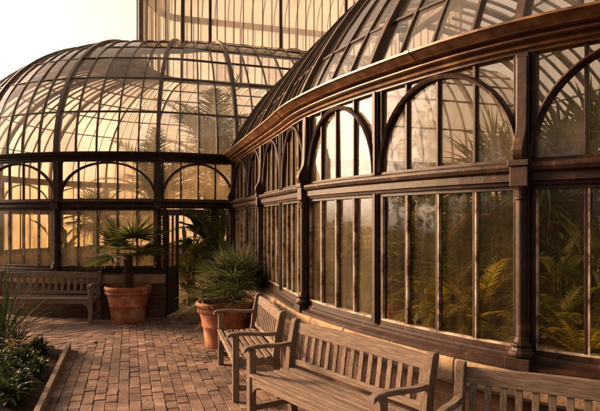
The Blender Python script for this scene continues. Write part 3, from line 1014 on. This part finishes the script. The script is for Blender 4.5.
tag(pot, 'terracotta pot left of the open door, holding the trunked fan palm', 'plant pot', 'large terracotta pots')
p2 = copy_tree(pot)
p2.location = (-161 * U, 1267 * U, 0); p2.rotation_euler.z = 2.1
p2.scale = (1.04, 1.04, 1.0)
tag(p2, 'terracotta pot in the middle beside the bench arm, holding the bushy spiky palm', 'plant pot', 'large terracotta pots')

# ================================================================= PLANTS
def frame_from(d, up=Vector((0, 0, 1))):
    d = d.normalized()
    s = d.cross(up)
    if s.length < 1e-4: s = Vector((1, 0, 0))
    s.normalize()
    return d, s, s.cross(d).normalized()

def blade(mb, p, d, L, w, droop, rng, seg=4, fold=0.25, up=Vector((0, 0, 1))):
    """one folded strap leaf"""
    d, s, n = frame_from(d, up)
    rows = []
    q = Vector(p); dd = Vector(d)
    for k in range(seg + 1):
        t = k / seg
        ww = w * (0.55 + 0.9 * t if t < 0.4 else (1 - t) / 0.6 * 0.9 + 0.02)
        nn = s.cross(dd).normalized()
        rows.append([q - s * ww / 2 + nn * fold * ww, Vector(q), q + s * ww / 2 + nn * fold * ww])
        dd = (dd + Vector((0, 0, -droop / seg * (0.5 + t)))).normalized()
        q = q + dd * (L / seg)
    mb.grid(rows)

def fan_leaf(mb, base, d, pet, R, rng, nl=20, spread=150, droop=0.35, w=0.035):
    """palmate fan on a stalk"""
    d, s, n = frame_from(d)
    tip = base + d * pet + Vector((0, 0, -0.06 * pet))
    # stalk
    mb.grid([[base - s * 0.008, base + s * 0.008], [(base + tip) / 2 - s * 0.006 + Vector((0, 0, .02 * pet)), (base + tip) / 2 + s * 0.006 + Vector((0, 0, .02 * pet))], [tip - s * 0.006, tip + s * 0.006]])
    tilt = rng.uniform(-0.5, 0.25)
    dn = (d + n * tilt).normalized(); nn = s.cross(dn).normalized()
    for k in range(nl):
        a = radians(-spread + 2 * spread * k / (nl - 1)) * (1 + rng.gauss(0, 0.02))
        ld = (dn * cos(a) + s * sin(a) + nn * 0.12 * rng.uniform(0.3, 1.2)).normalized()
        L = R * (1 - 0.30 * abs(a) / radians(150)) * rng.uniform(0.88, 1.06)
        blade(mb, tip, ld, L, w * rng.uniform(0.8, 1.15), droop * rng.uniform(0.4, 1.4), rng, 4, 0.3, up=nn)

def pinnate(mb, base, d, L, wleaf, rng, nl=22, droop=1.0, lw=0.018, lift=0.35):
    """feather frond: arching midrib with leaflets both sides"""
    d, s, n = frame_from(d)
    q = Vector(base); dd = Vector(d)
    pts = []
    seg = nl + 3
    for k in range(seg + 1):
        t = k / seg
        pts.append((Vector(q), Vector(dd)))
        dd = (dd + Vector((0, 0, -droop / seg * (0.4 + 1.3 * t)))).normalized()
        q = q + dd * (L / seg)
    rows = []
    for k, (p, t_) in enumerate(pts):
        w = 0.009 * (1 - 0.8 * k / seg)
        rows.append([p - s * w, p + s * w + Vector((0, 0, 0.004))])
    mb.grid(rows)
    for k in range(3, seg):
        p, t_ = pts[k]
        f = (k - 2) / (seg - 2)
        ll = wleaf * (sin(pi * (0.12 + 0.86 * f)) ** 0.7) * rng.uniform(0.88, 1.08)
        nn = s.cross(t_).normalized()
        for sg in (-1, 1):
            ld = (s * sg + t_ * (0.45 + 0.5 * f) + nn * lift * rng.uniform(0.5, 1.2)).normalized()
            blade(mb, p, ld, ll, lw, 0.55 * rng.uniform(0.5, 1.4), rng, 3, 0.15, up=nn)

def broad_leaf(mb, base, d, pet, L, W, rng, droop=0.8):
    d, s, n = frame_from(d)
    tip = base + d * pet
    mb.grid([[base - s * 0.01, base + s * 0.01], [tip - s * 0.007, tip + s * 0.007]])
    q = Vector(tip); dd = Vector(d)
    rows = []
    for k in range(8):
        t = k / 7
        ww = W * (sin(pi * min(1, t * 0.93 + 0.07)) ** 0.75) * 0.5 + 0.002
        nn = s.cross(dd).normalized()
        wv = 0.08 * W * sin(k * 2.2 + rng.random())
        rows.append([q - s * ww + nn * (0.30 * ww + wv), q - s * ww * 0.5 + nn * 0.1 * ww, Vector(q), q + s * ww * 0.5 + nn * 0.1 * ww, q + s * ww + nn * (0.30 * ww - wv)])
        dd = (dd + Vector((0, 0, -droop / 7))).normalized()
        q = q + dd * L / 7
    mb.grid(rows)

def rdir(az, el):
    return Vector((cos(az) * cos(el), sin(az) * cos(el), sin(el)))

def trunk_mesh(h, r0, r1, rng, lean=0.0):
    mb = MB()
    pts, rad = [], []
    n = max(6, int(h / 0.05))
    for k in range(n + 1):
        t = k / n
        pts.append(Vector((lean * t * t + 0.006 * sin(k * 1.7), 0.006 * cos(k * 2.1), h * t)))
        rad.append((r0 + (r1 - r0) * t) * (1 + 0.13 * (k % 2)) * rng.uniform(0.95, 1.05))
    mb.tube(pts, rad, 12)
    # leaf-base stubs
    for k in range(int(h / 0.035)):
        az = k * 2.4; z = h * (k + 0.5) / max(1, int(h / 0.035)); t = z / h
        c = Vector((lean * t * t, 0, z)); dd = rdir(az, 0.9)
        r = r0 + (r1 - r0) * t
        p = c + Vector((cos(az), sin(az), 0)) * r * 0.9
        s = Vector((-sin(az), cos(az), 0)) * 0.018
        mb.add([p - s, p + s, p + dd * 0.05 + s * 0.3, p + dd * 0.05 - s * 0.3], [(0, 1, 2, 3)])
    return mb

def fan_palm(name, h, nleaf, pet, R, seed, mat, trunk=True, nl=20, lo=-0.25, hi=1.35, spread=150, droop=0.35, r0=0.09, w=0.035, lean=0.0, dry=0):
    rng = random.Random(seed)
    root = empty(name, (0, 0, 0))
    if trunk:
        trunk_mesh(h, r0, r0 * 0.8, rng, lean).build('trunk', M['trunk'], root)
    mb = MB()
    for k in range(nleaf):
        az = k * 2.39996 + rng.uniform(-0.25, 0.25)
        t = (k + 0.5) / nleaf
        el = hi + (lo - hi) * t + rng.uniform(-0.12, 0.12)
        fan_leaf(mb, Vector((lean, 0, h)) + rdir(az, 0) * 0.03, rdir(az, el), pet * rng.uniform(0.75, 1.15), R * rng.uniform(0.85, 1.1), rng, nl, spread, droop, w)
    mb.build('crown', mat, root, recalc=False)
    if dry:
        mb = MB()
        for k in range(dry):
            az = rng.uniform(0, 6.28)
            fan_leaf(mb, Vector((lean, 0, h - 0.05)), rdir(az, rng.uniform(-0.9, -0.3)), pet * 0.8, R * 0.8, rng, 14, spread, 0.8, w)
        mb.build('dry_leaves', M['leaf_dry'], root, recalc=False)
    return root

def feather_palm(name, h, nfr, L, wl, seed, mat, trunk=True, lo=-0.1, hi=1.3, nl=24, droop=1.2, lw=0.022, r0=0.08, lean=0.0):
    rng = random.Random(seed)
    root = empty(name, (0, 0, 0))
    if trunk and h > 0.1:
        trunk_mesh(h, r0, r0 * 0.75, rng, lean).build('trunk', M['trunk'], root)
    mb = MB()
    for k in range(nfr):
        az = k * 2.39996 + rng.uniform(-0.3, 0.3)
        t = (k + 0.5) / nfr
        el = hi + (lo - hi) * t + rng.uniform(-0.1, 0.1)
        pinnate(mb, Vector((lean, 0, h)), rdir(az, el), L * rng.uniform(0.8, 1.1), wl, rng, nl, droop * rng.uniform(0.75, 1.2), lw)
    mb.build('crown', mat, root, recalc=False)
    return root

def rosette(name, n, L, w, seed, mat, lo=0.1, hi=1.45, droop=0.4, part='leaves', seg=5):
    rng = random.Random(seed)
    root = empty(name, (0, 0, 0))
    mb = MB()
    for k in range(n):
        az = k * 2.39996 + rng.uniform(-0.2, 0.2); t = (k + 0.5) / n
        el = hi + (lo - hi) * t + rng.uniform(-0.1, 0.1)
        blade(mb, rdir(az, 0) * 0.03 + Vector((0, 0, 0.02 + 0.05 * (1 - t))), rdir(az, el), L * rng.uniform(0.7, 1.1), w * rng.uniform(0.8, 1.2), droop * rng.uniform(0.3, 1.6), rng, seg, 0.25)
    mb.build(part, mat, root, recalc=False)
    return root

def broad_plant(name, n, h, L, W, seed, mat, lo=0.2, hi=1.4, stems=True):
    rng = random.Random(seed)
    root = empty(name, (0, 0, 0))
    mb = MB()
    for k in range(n):
        az = k * 2.39996 + rng.uniform(-0.3, 0.3); t = (k + 0.5) / n
        el = hi + (lo - hi) * t
        z = h * rng.uniform(0.1, 0.8) * (1 - 0.5 * t)
        broad_leaf(mb, Vector((rng.gauss(0, 0.04), rng.gauss(0, 0.04), z)), rdir(az, el), h * rng.uniform(0.2, 0.45), L * rng.uniform(0.75, 1.15), W * rng.uniform(0.8, 1.15), rng, rng.uniform(0.6, 1.6))
    mb.build('leaves', mat, root, recalc=False)
    mb = MB()
    for k in range(5):
        a = k * 1.3
        mb.tube([Vector((0.05 * cos(a), 0.05 * sin(a), 0)), Vector((0.07 * cos(a), 0.07 * sin(a), h * 0.8))], [0.018, 0.010], 6)
    mb.build('stems', M['leaf_mid'], root)
    return root

def put(o, x, y, z=0.0, rz=0.0, s=1.0, label=None, cat='plant', group=None):
    o.location = (x * U, y * U, z); o.rotation_euler = (0, 0, rz); o.scale = (s, s, s)
    tag(o, label, cat, group)
    return o

# --- the two potted palms outside
fp = fan_palm('fan_palm', 0.60, 15, 0.38, 0.52, 27, M['leaf_mid'], True, 26, -0.22, 1.2, 108, 0.25, 0.085, 0.046)
put(fp, -462, 1567, 0.55, 0.6, 1.0, 'small fan palm with a shaggy trunk growing in the left terracotta pot', 'palm')
bp = fan_palm('bushy_palm', 0.08, 62, 0.42, 0.46, 22, M['leaf_palm'], True, 18, -0.1, 1.5, 100, 0.5, 0.09, 0.022, dry=4)
put(bp, -140, 1272, 0.57, 0.0, 1.0, 'bushy spiky palm with narrow fans filling the middle terracotta pot', 'palm')

# --- planting bed, lower left
mb = MB()
rng = random.Random(5)
bx0 = [Vector((x, y)) for x, y in BED]
rows = []
for i in range(25):
    t = i / 24
    a = Vector((-485 * U, 1222 * U)).lerp(Vector((-330 * U, 700 * U)), t); b = Vector((-9.0, 7.7)).lerp(Vector((-9.0, 3.2)), t)
    rows.append([Vector((*a.lerp(b, k / 24), -0.01 + (0.05 + 0.05 * rng.random()) * min(1, k / 2))) for k in range(25)])
mb.grid(rows)
soil = mb.build('planting_soil', M['mulch'], smooth=True); soil['kind'] = 'structure'
mb = MB()
ea, eb = Vector((-483 * U, 1222 * U)), Vector((-328 * U, 700 * U))
ed = (eb - ea); en = Vector((-ed.y, ed.x)).normalized()
el_ = ed.length
Me = Matrix.Translation((ea.x, ea.y, 0)) @ Matrix.Rotation(atan2(ed.y, ed.x), 4, 'Z')
mb.rbox(0, el_, -0.035, 0.02, -0.02, 0.10, 0.006, Me)
o = mb.build('edging_board', M['teak_x'])
tag(o, 'long reddish wooden edging board between the plant bed and the brick paving', 'edging board')

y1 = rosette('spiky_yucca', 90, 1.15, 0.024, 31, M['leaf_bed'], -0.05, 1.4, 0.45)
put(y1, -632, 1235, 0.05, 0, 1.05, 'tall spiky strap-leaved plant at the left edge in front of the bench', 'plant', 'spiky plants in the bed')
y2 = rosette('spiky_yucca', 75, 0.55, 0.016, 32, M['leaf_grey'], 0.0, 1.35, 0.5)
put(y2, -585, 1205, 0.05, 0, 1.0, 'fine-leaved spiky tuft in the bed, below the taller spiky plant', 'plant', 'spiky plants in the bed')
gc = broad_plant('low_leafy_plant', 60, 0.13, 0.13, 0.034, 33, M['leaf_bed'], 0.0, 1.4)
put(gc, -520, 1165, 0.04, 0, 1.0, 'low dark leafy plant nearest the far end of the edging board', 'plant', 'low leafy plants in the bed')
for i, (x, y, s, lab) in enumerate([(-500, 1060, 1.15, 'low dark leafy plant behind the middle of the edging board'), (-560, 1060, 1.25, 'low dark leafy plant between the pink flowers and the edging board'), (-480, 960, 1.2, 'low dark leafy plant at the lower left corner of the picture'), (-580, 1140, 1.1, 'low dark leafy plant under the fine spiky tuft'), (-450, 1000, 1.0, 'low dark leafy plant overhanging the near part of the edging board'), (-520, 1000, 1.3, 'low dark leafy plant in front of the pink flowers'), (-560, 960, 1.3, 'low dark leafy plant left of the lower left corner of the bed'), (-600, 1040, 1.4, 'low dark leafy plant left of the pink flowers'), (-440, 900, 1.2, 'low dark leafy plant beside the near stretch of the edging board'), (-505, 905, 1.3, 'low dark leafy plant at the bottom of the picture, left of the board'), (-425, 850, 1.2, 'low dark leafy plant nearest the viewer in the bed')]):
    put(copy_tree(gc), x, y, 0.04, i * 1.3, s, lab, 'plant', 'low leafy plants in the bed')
# pale pink flowering clump
fl = broad_plant('flowering_plant', 26, 0.14, 0.10, 0.035, 36, M['leaf_mid'], 0.1, 1.4)
mb = MB()
rng = random.Random(8)
for k in range(34):
    c = Vector((rng.gauss(0, 0.09), rng.gauss(0, 0.09), rng.uniform(0.15, 0.24)))
    for q in range(5):
        blade(mb, c, rdir(q * 1.257, 0.35), 0.022, 0.017, 0.3, rng, 2, 0.1)
mb.build('flowers', M['petal'], fl, recalc=False)
put(fl, -545, 1110, 0.04, 0, 1.1, 'clump of small pale pink flowers in the left plant bed', 'flowers')

# weeds in the joints by the middle pot
mb = MB()
rng = random.Random(9)
for k in range(90):
    x, y = -175 + rng.gauss(0, 38), 1165 + rng.gauss(0, 20)
    for q in range(4):
        blade(mb, Vector((x * U, y * U, 0.0)), rdir(rng.uniform(0, 6.28), rng.uniform(0.2, 0.9)), rng.uniform(0.02, 0.055), 0.012, 0.5, rng, 2, 0.1)
o = mb.build('paving_weeds', M['leaf_dark'], recalc=False); o['kind'] = 'stuff'

# ---------------------------------------------------------------- planting inside the wing
G1 = 'plants inside the curved wing'
def wpt(u, inward):
    p = WING.at(u, -inward, 0)
    return p.x / U, p.y / U
def inside(o, px, Z, z, rz, s_, label, cat, group=G1):
    """Z: distance from the viewpoint wall line in survey units, px: bearing measured on the photograph"""
    return put(o, (px - 300) / 583 * Z, Z, z, rz, s_, label, cat, group)
def inner_pot(px, Z, sx, sz, label):
    o = copy_tree(pot); o.location = ((px - 300) / 583 * Z * U, Z * U, 0.386); o.scale = (sx, sx, sz); o.rotation_euler.z = px
    tag(o, label, 'plant pot', 'terracotta pots inside the wing')
# raised bed the inner pots stand on
mb = MB(); sweep(mb, WING, 3.2, 8.6, rect(-2.3, -0.42, 0.0, 0.36), 40)
o = mb.build('planting_bench', M['frame']); tag(o, 'dark raised planting bed along the inside of the curved wing windows', 'planting bed')
mb = MB(); sweep(mb, WING, 3.22, 8.58, rect(-2.25, -0.47, 0.361, 0.385), 40); mb.build('bed_soil', M['soil'], o)

slim = feather_palm('feather_palm', 0.72, 15, 1.0, 0.24, 41, M['leaf_olive'], True, -0.2, 1.2, 34, 1.7, 0.018, 0.045)
inside(slim, 402, 1000, 0.76, 0.2, 1.0, 'slim feather palm arching in a pot behind the left pane of the large arched window', 'palm')
inner_pot(402, 1000, 0.52, 0.72, 'terracotta pot inside the glass holding the slim feather palm')
fern = feather_palm('fern', 0.05, 22, 0.70, 0.12, 42, M['leaf_gold'], False, 0.0, 1.25, 32, 1.4, 0.020)
fern2 = feather_palm('fern', 0.05, 20, 0.70, 0.12, 43, M['leaf_olive'], False, 0.0, 1.25, 30, 1.4, 0.020)
inside(fern, 476, 790, 0.80, 0.0, 1.05, 'golden fern in a pot behind the middle of the large arched window', 'fern')
inner_pot(476, 790, 0.46, 0.72, 'terracotta pot inside the glass under the golden fern')
inside(fern2, 508, 740, 0.55, 0.9, 0.9, 'green fern close to the glass just left of the near pillar', 'fern')
inside(copy_tree(fern), 440, 840, 0.80, 1.4, 1.0, 'golden fern low behind the second pane of the large arched window', 'fern')
inside(copy_tree(fern), 505, 860, 0.95, 2.4, 1.0, 'golden fern standing higher behind the pane left of the near pillar', 'fern')
inside(copy_tree(fern2), 420, 800, 0.40, 2.0, 0.8, 'green fern at the foot of the large arched window, left of centre', 'fern')
inside(copy_tree(fern2), 558, 690, 0.85, 0.4, 0.85, 'green fern with arching fronds behind the window right of the near pillar', 'fern')
inside(copy_tree(fern), 585, 640, 0.70, 1.9, 0.8, 'golden fern low behind the window at the right edge', 'fern')
inside(copy_tree(fern2), 352, 1080, 0.5, 1.1, 0.75, 'green fern low behind the narrower arched window left of the thin post', 'fern')
inner_pot(552, 680, 0.5, 0.70, 'terracotta pot low inside the window right of the near pillar')

for px, Z, z, rz, s_, lab in [
    (458, 900, 0.62, 1.1, 1.0, 'olive feather palm reaching the rail behind the middle panes of the large arched window'),
    (500, 920, 0.72, 2.6, 1.05, 'olive feather palm behind the golden ferns, left of the near pillar'),
    (575, 760, 0.62, 0.8, 1.0, 'olive feather palm filling the lower window right of the near pillar'),
    (430, 980, 0.45, 3.3, 1.0, 'olive feather palm standing behind the second pane of the large arched window')]:
    inside(copy_tree(slim), px, Z, z - 0.28, rz, s_, lab, 'palm')
big = feather_palm('tree_palm', 1.55, 20, 1.6, 0.42, 44, M['leaf_mid'], True, -0.45, 1.3, 34, 1.3, 0.030, 0.09)
inside(big, 556, 900, 0.0, 0.0, 1.0, 'palm with feather fronds filling the upper window right of the near pillar', 'palm')
big2 = fan_palm('tree_fan_palm', 2.0, 26, 0.45, 0.55, 45, M['leaf_dark'], True, 22, -0.5, 1.3, 130, 0.5, 0.09, 0.04, dry=5)
inside(big2, 512, 880, 0.0, 1.0, 1.0, 'dark fan palm behind the upper panes just left of the near pillar', 'palm')
for i, (src, px, Z, s_, lab) in enumerate([
    (big, 446, 1130, 0.92, 'feather palm deep behind the middle of the large arched window'),
    (big, 412, 1260, 0.85, 'feather palm deep behind the left pane of the large arched window'),
    (big2, 585, 800, 1.05, 'dark fan palm with its crown in the upper window at the right edge'),
    (big, 345, 1250, 0.8, 'feather palm deep behind the narrower arched window left of the thin post'),
    (big2, 308, 1400, 0.8, 'fan palm behind the narrow far windows of the curved wing')]):
    inside(copy_tree(src), px, Z, 0.0, i * 1.9 + 0.5, s_, lab, 'palm')
shrub = broad_plant('broad_leaved_shrub', 40, 1.1, 0.42, 0.15, 46, M['leaf_dark'], 0.0, 1.45)
shrub2 = broad_plant('broad_leaved_shrub', 46, 1.0, 0.38, 0.12, 48, M['leaf_mid'], 0.0, 1.45)
gold = broad_plant('yellow_broad_leaf_plant', 9, 0.55, 0.34, 0.15, 47, M['leaf_olive'], 0.3, 1.4)
inside(gold, 562, 720, 1.02, 0.3, 0.85, 'yellow-green broad-leaved plant right behind the pane beside the near pillar', 'plant')
inside(shrub, 530, 880, 0.385, 0.0, 1.0, 'dark broad-leaved shrub behind the near pillar', 'shrub')
for i, (src, px, Z, z, s_, lab) in enumerate([
    (shrub2, 468, 930, 0.385, 0.95, 'green broad-leaved shrub behind the golden potted fern'),
    (shrub, 440, 1020, 0.385, 1.0, 'dark broad-leaved shrub behind the low golden fern'),
    (shrub, 415, 1150, 0.0, 1.25, 'dark broad-leaved shrub behind the slim potted feather palm'),
    (shrub, 500, 1000, 0.0, 1.6, 'dark tall broad-leaved shrub deep behind the pane left of the near pillar'),
    (shrub, 565, 860, 0.0, 1.4, 'dark broad-leaved shrub deep behind the window right of the near pillar'),
    (shrub2, 596, 720, 0.385, 1.1, 'green broad-leaved shrub behind the window at the right edge'),
    (shrub, 470, 1300, 0.0, 1.7, 'dark broad-leaved shrub farthest back behind the large arched window'),
    (shrub, 366, 1160, 0.0, 1.1, 'dark broad-leaved shrub behind the lower panes left of the thin post'),
    (shrub2, 346, 1300, 0.0, 0.95, 'green broad-leaved shrub behind the lower panes right of the second pillar'),
    (shrub, 320, 1500, 0.0, 0.85, 'dark broad-leaved shrub behind the narrow windows beyond the second pillar')]):
    inside(shrub2 if i == 0 else copy_tree(src), px, Z, z, i * 1.1, s_, lab, 'shrub')

# ---------------------------------------------------------------- planting inside the domed house
G2 = 'plants inside the domed glasshouse'
shrub3 = broad_plant('doorway_shrub', 54, 1.15, 0.32, 0.085, 49, M['leaf_olive'], 0.0, 1.45)
dp = feather_palm('dome_palm', 2.9, 26, 2.2, 0.62, 51, M['leaf_dark'], True, -0.3, 1.35, 40, 1.2, 0.042, 0.12)
put(dp, -300, 2060, 0, 0.3, 1.0, 'tall palm whose fronds fan out inside the dome above the open door', 'palm', G2)
put(copy_tree(dp), -480, 1960, 0, 1.7, 0.74, 'shorter palm inside the dome, left of the tall one, crown at the dome foot', 'palm', G2)
put(copy_tree(big2), -700, 2000, 0, 0.2, 0.9, 'fan palm inside behind the window above the dark bench', 'palm', G2)
put(copy_tree(big), -300, 1960, 0, 0.9, 0.80, 'feather palm standing just inside the open door with a dark trunk', 'palm', G2)
put(shrub3, -345, 1850, 0, 0.2, 1.1, 'green leafy shrub just inside the open door on the left', 'shrub', G2)
put(copy_tree(shrub3), -250, 1900, 0, 1.2, 1.3, 'tall green leafy shrub just inside the open door on the right', 'shrub', G2)
put(copy_tree(shrub), -290, 2020, 0, 2.2, 1.7, 'dark leafy shrub farther inside the open doorway', 'shrub', G2)
put(copy_tree(fern), -330, 1850, 0.95, 2.2, 0.75, 'yellow drooping plant inside the open doorway', 'fern', G2)
put(copy_tree(fern), -480, 1800, 0.62, 0.2, 0.8, 'golden fern behind the glass above the left terracotta pot', 'fern', G2)
put(copy_tree(fern2), -620, 1810, 0.55, 0.2, 0.9, 'green fern behind the window between bench and left pot', 'fern', G2)
put(copy_tree(shrub), -780, 1900, 0.2, 0.7, 1.1, 'dark leafy shrub behind the left edge window above the bench', 'shrub', G2)
br = rosette('bromeliad', 22, 0.42, 0.05, 53, M['leaf_dark'], 0.1, 1.3, 0.7)
mb = MB()
rng = random.Random(4)
for k in range(8): blade(mb, Vector((0, 0, 0.1)), rdir(k * 0.8, 1.1), 0.34, 0.05, 0.2, rng, 4, 0.3)
mb.build('red_bracts', M['bract'], br, recalc=False)
put(br, -345, 1815, 0.30, 0, 1.0, 'bromeliad with a red flower head just inside the doorway', 'plant', G2)

# ---------------------------------------------------------------- unseen trees added to block sky light and darken the panes' reflections
def sky_blocker_tree(seed, h):
    rng = random.Random(seed)
    root = empty('sky_blocker_tree', (0, 0, 0))
    mb = MB()
    mb.tube([Vector((0, 0, -0.05)), Vector((0.05, 0, h * 0.25)), Vector((-0.05, 0.08, h * 0.55)), Vector((0.05, 0, h * 0.85))], [0.26, 0.19, 0.12, 0.03], 10)
    tips = []
    for k in range(16):
        z = h * rng.uniform(0.22, 0.75); az = k * 2.4; L = h * 0.34 * (1.15 - z / h)
        p = Vector((0, 0, z)); q = p + rdir(az, rng.uniform(0.1, 0.7)) * L * 1.3
        mb.tube([p, (p + q) / 2 + Vector((0, 0, 0.1)), q], [0.07, 0.045, 0.015], 6)
        tips += [q, (p + q) / 2]
    mb.build('trunk', M['trunk'], root)
    mb = MB()
    tips += [Vector((0, 0, h * 0.9))] * 3
    for c in tips:
        r = h * 0.11
        for k in range(110):
            d = Vector((rng.gauss(0, 1), rng.gauss(0, 1), rng.gauss(0, 0.8)))
            p = c + d * r * 0.62
            blade(mb, p, rdir(rng.uniform(0, 6.28), rng.uniform(-0.8, 0.8)), 0.30, 0.17, 0.4, rng, 2, 0.15)
    mb.build('crown', M['leaf_dark'], root, recalc=False)
    return root
t0 = sky_blocker_tree(61, 10.0)
spots = [(-13.5, 4.2, 1.0), (-15.5, 6.0, 0.85), (-12.6, 5.4, 0.62), (-13, -3, 1.0), (-14, 0.6, 1.0), (-9.5, -8, 1.1), (-5, -10, 1.15), (0, -9, 1.2), (5, -7.5, 1.1), (10, -6, 1.05), (15, -2, 1.1)]
where = ['beyond the plant bed on the left', 'left of the domed glasshouse', 'at the end of the hedge, smallest of the row', 'behind the left of the terrace', 'at the far left of the terrace', 'left of the path behind the viewpoint', 'beside the path behind the viewpoint', 'straight behind the viewpoint', 'behind the right-hand bench', 'behind the round end of the wing', 'to the right of the round end of the wing']
for i, ((x, y, sc_), w) in enumerate(zip(spots, where)):
    o = t0 if i == 0 else copy_tree(t0)
    o.location = (x, y, 0); o.rotation_euler = (0, 0, i * 1.7); o.scale = (sc_, sc_, sc_)
    tag(o, 'added unseen dark leafy tree that blocks sky light, ' + w, 'tree', 'unseen trees added to block sky light')

# unseen hedge added below the tree crowns to block low sky in pane reflections
rng = random.Random(77)
hr = empty('sky_blocker_hedge', (-12.6, 3.0, 0))
tag(hr, 'added unseen dark green hedge left of the terrace that keeps low sky out of the panes', 'hedge')
mb = MB()
for k in range(5200):
    y = rng.uniform(-9.5, 6.2); f = rng.random()
    x = rng.choice((-0.55, 0.55)) + rng.gauss(0, 0.12) if f < 0.7 else rng.uniform(-0.6, 0.6)
    z = rng.uniform(0.05, 2.6) if f < 0.7 else 2.6 + rng.gauss(0, 0.07)
    blade(mb, Vector((x, y, z)), rdir(rng.uniform(0, 6.28), rng.uniform(-0.6, 1.0)), 0.26, 0.17, 0.4, rng, 2, 0.15)
mb.build('foliage', M['leaf_dark'], hr, recalc=False)
mb = MB()
for k in range(26):
    y = -9.3 + k * 0.61
    mb.tube([Vector((0, y, -0.05)), Vector((0.05, y + 0.1, 1.2)), Vector((0, y, 2.3))], [0.06, 0.045, 0.02], 6)
mb.build('stems', M['trunk'], hr)

# a few dead leaves blown against the edges of the paving
mb = MB(); rng = random.Random(15)
for k in range(150):
    if k % 3 == 0: x, y = -462 + rng.gauss(0, 60), 1545 + rng.gauss(0, 40)
    elif k % 3 == 1:
        t = rng.random(); x, y = -478 + 140 * t + abs(rng.gauss(0, 16)), 1222 - 480 * t
    else: x, y = -120 + rng.gauss(0, 110), 1080 + rng.gauss(0, 190)
    if left_of_seam(x * U, y * U) and y > 1400 and x < -600: continue
    if not outside_building(x * U, y * U): continue
    L = rng.uniform(0.02, 0.045)
    blade(mb, Vector((x * U, y * U, 0.012)), rdir(rng.uniform(0, 6.28), rng.uniform(-0.1, 0.25)), L, L * 0.5, 0.5, rng, 3, rng.uniform(0.1, 0.5))
o = mb.build('fallen_leaves', M['leaf_dry'], recalc=False); o['kind'] = 'stuff'
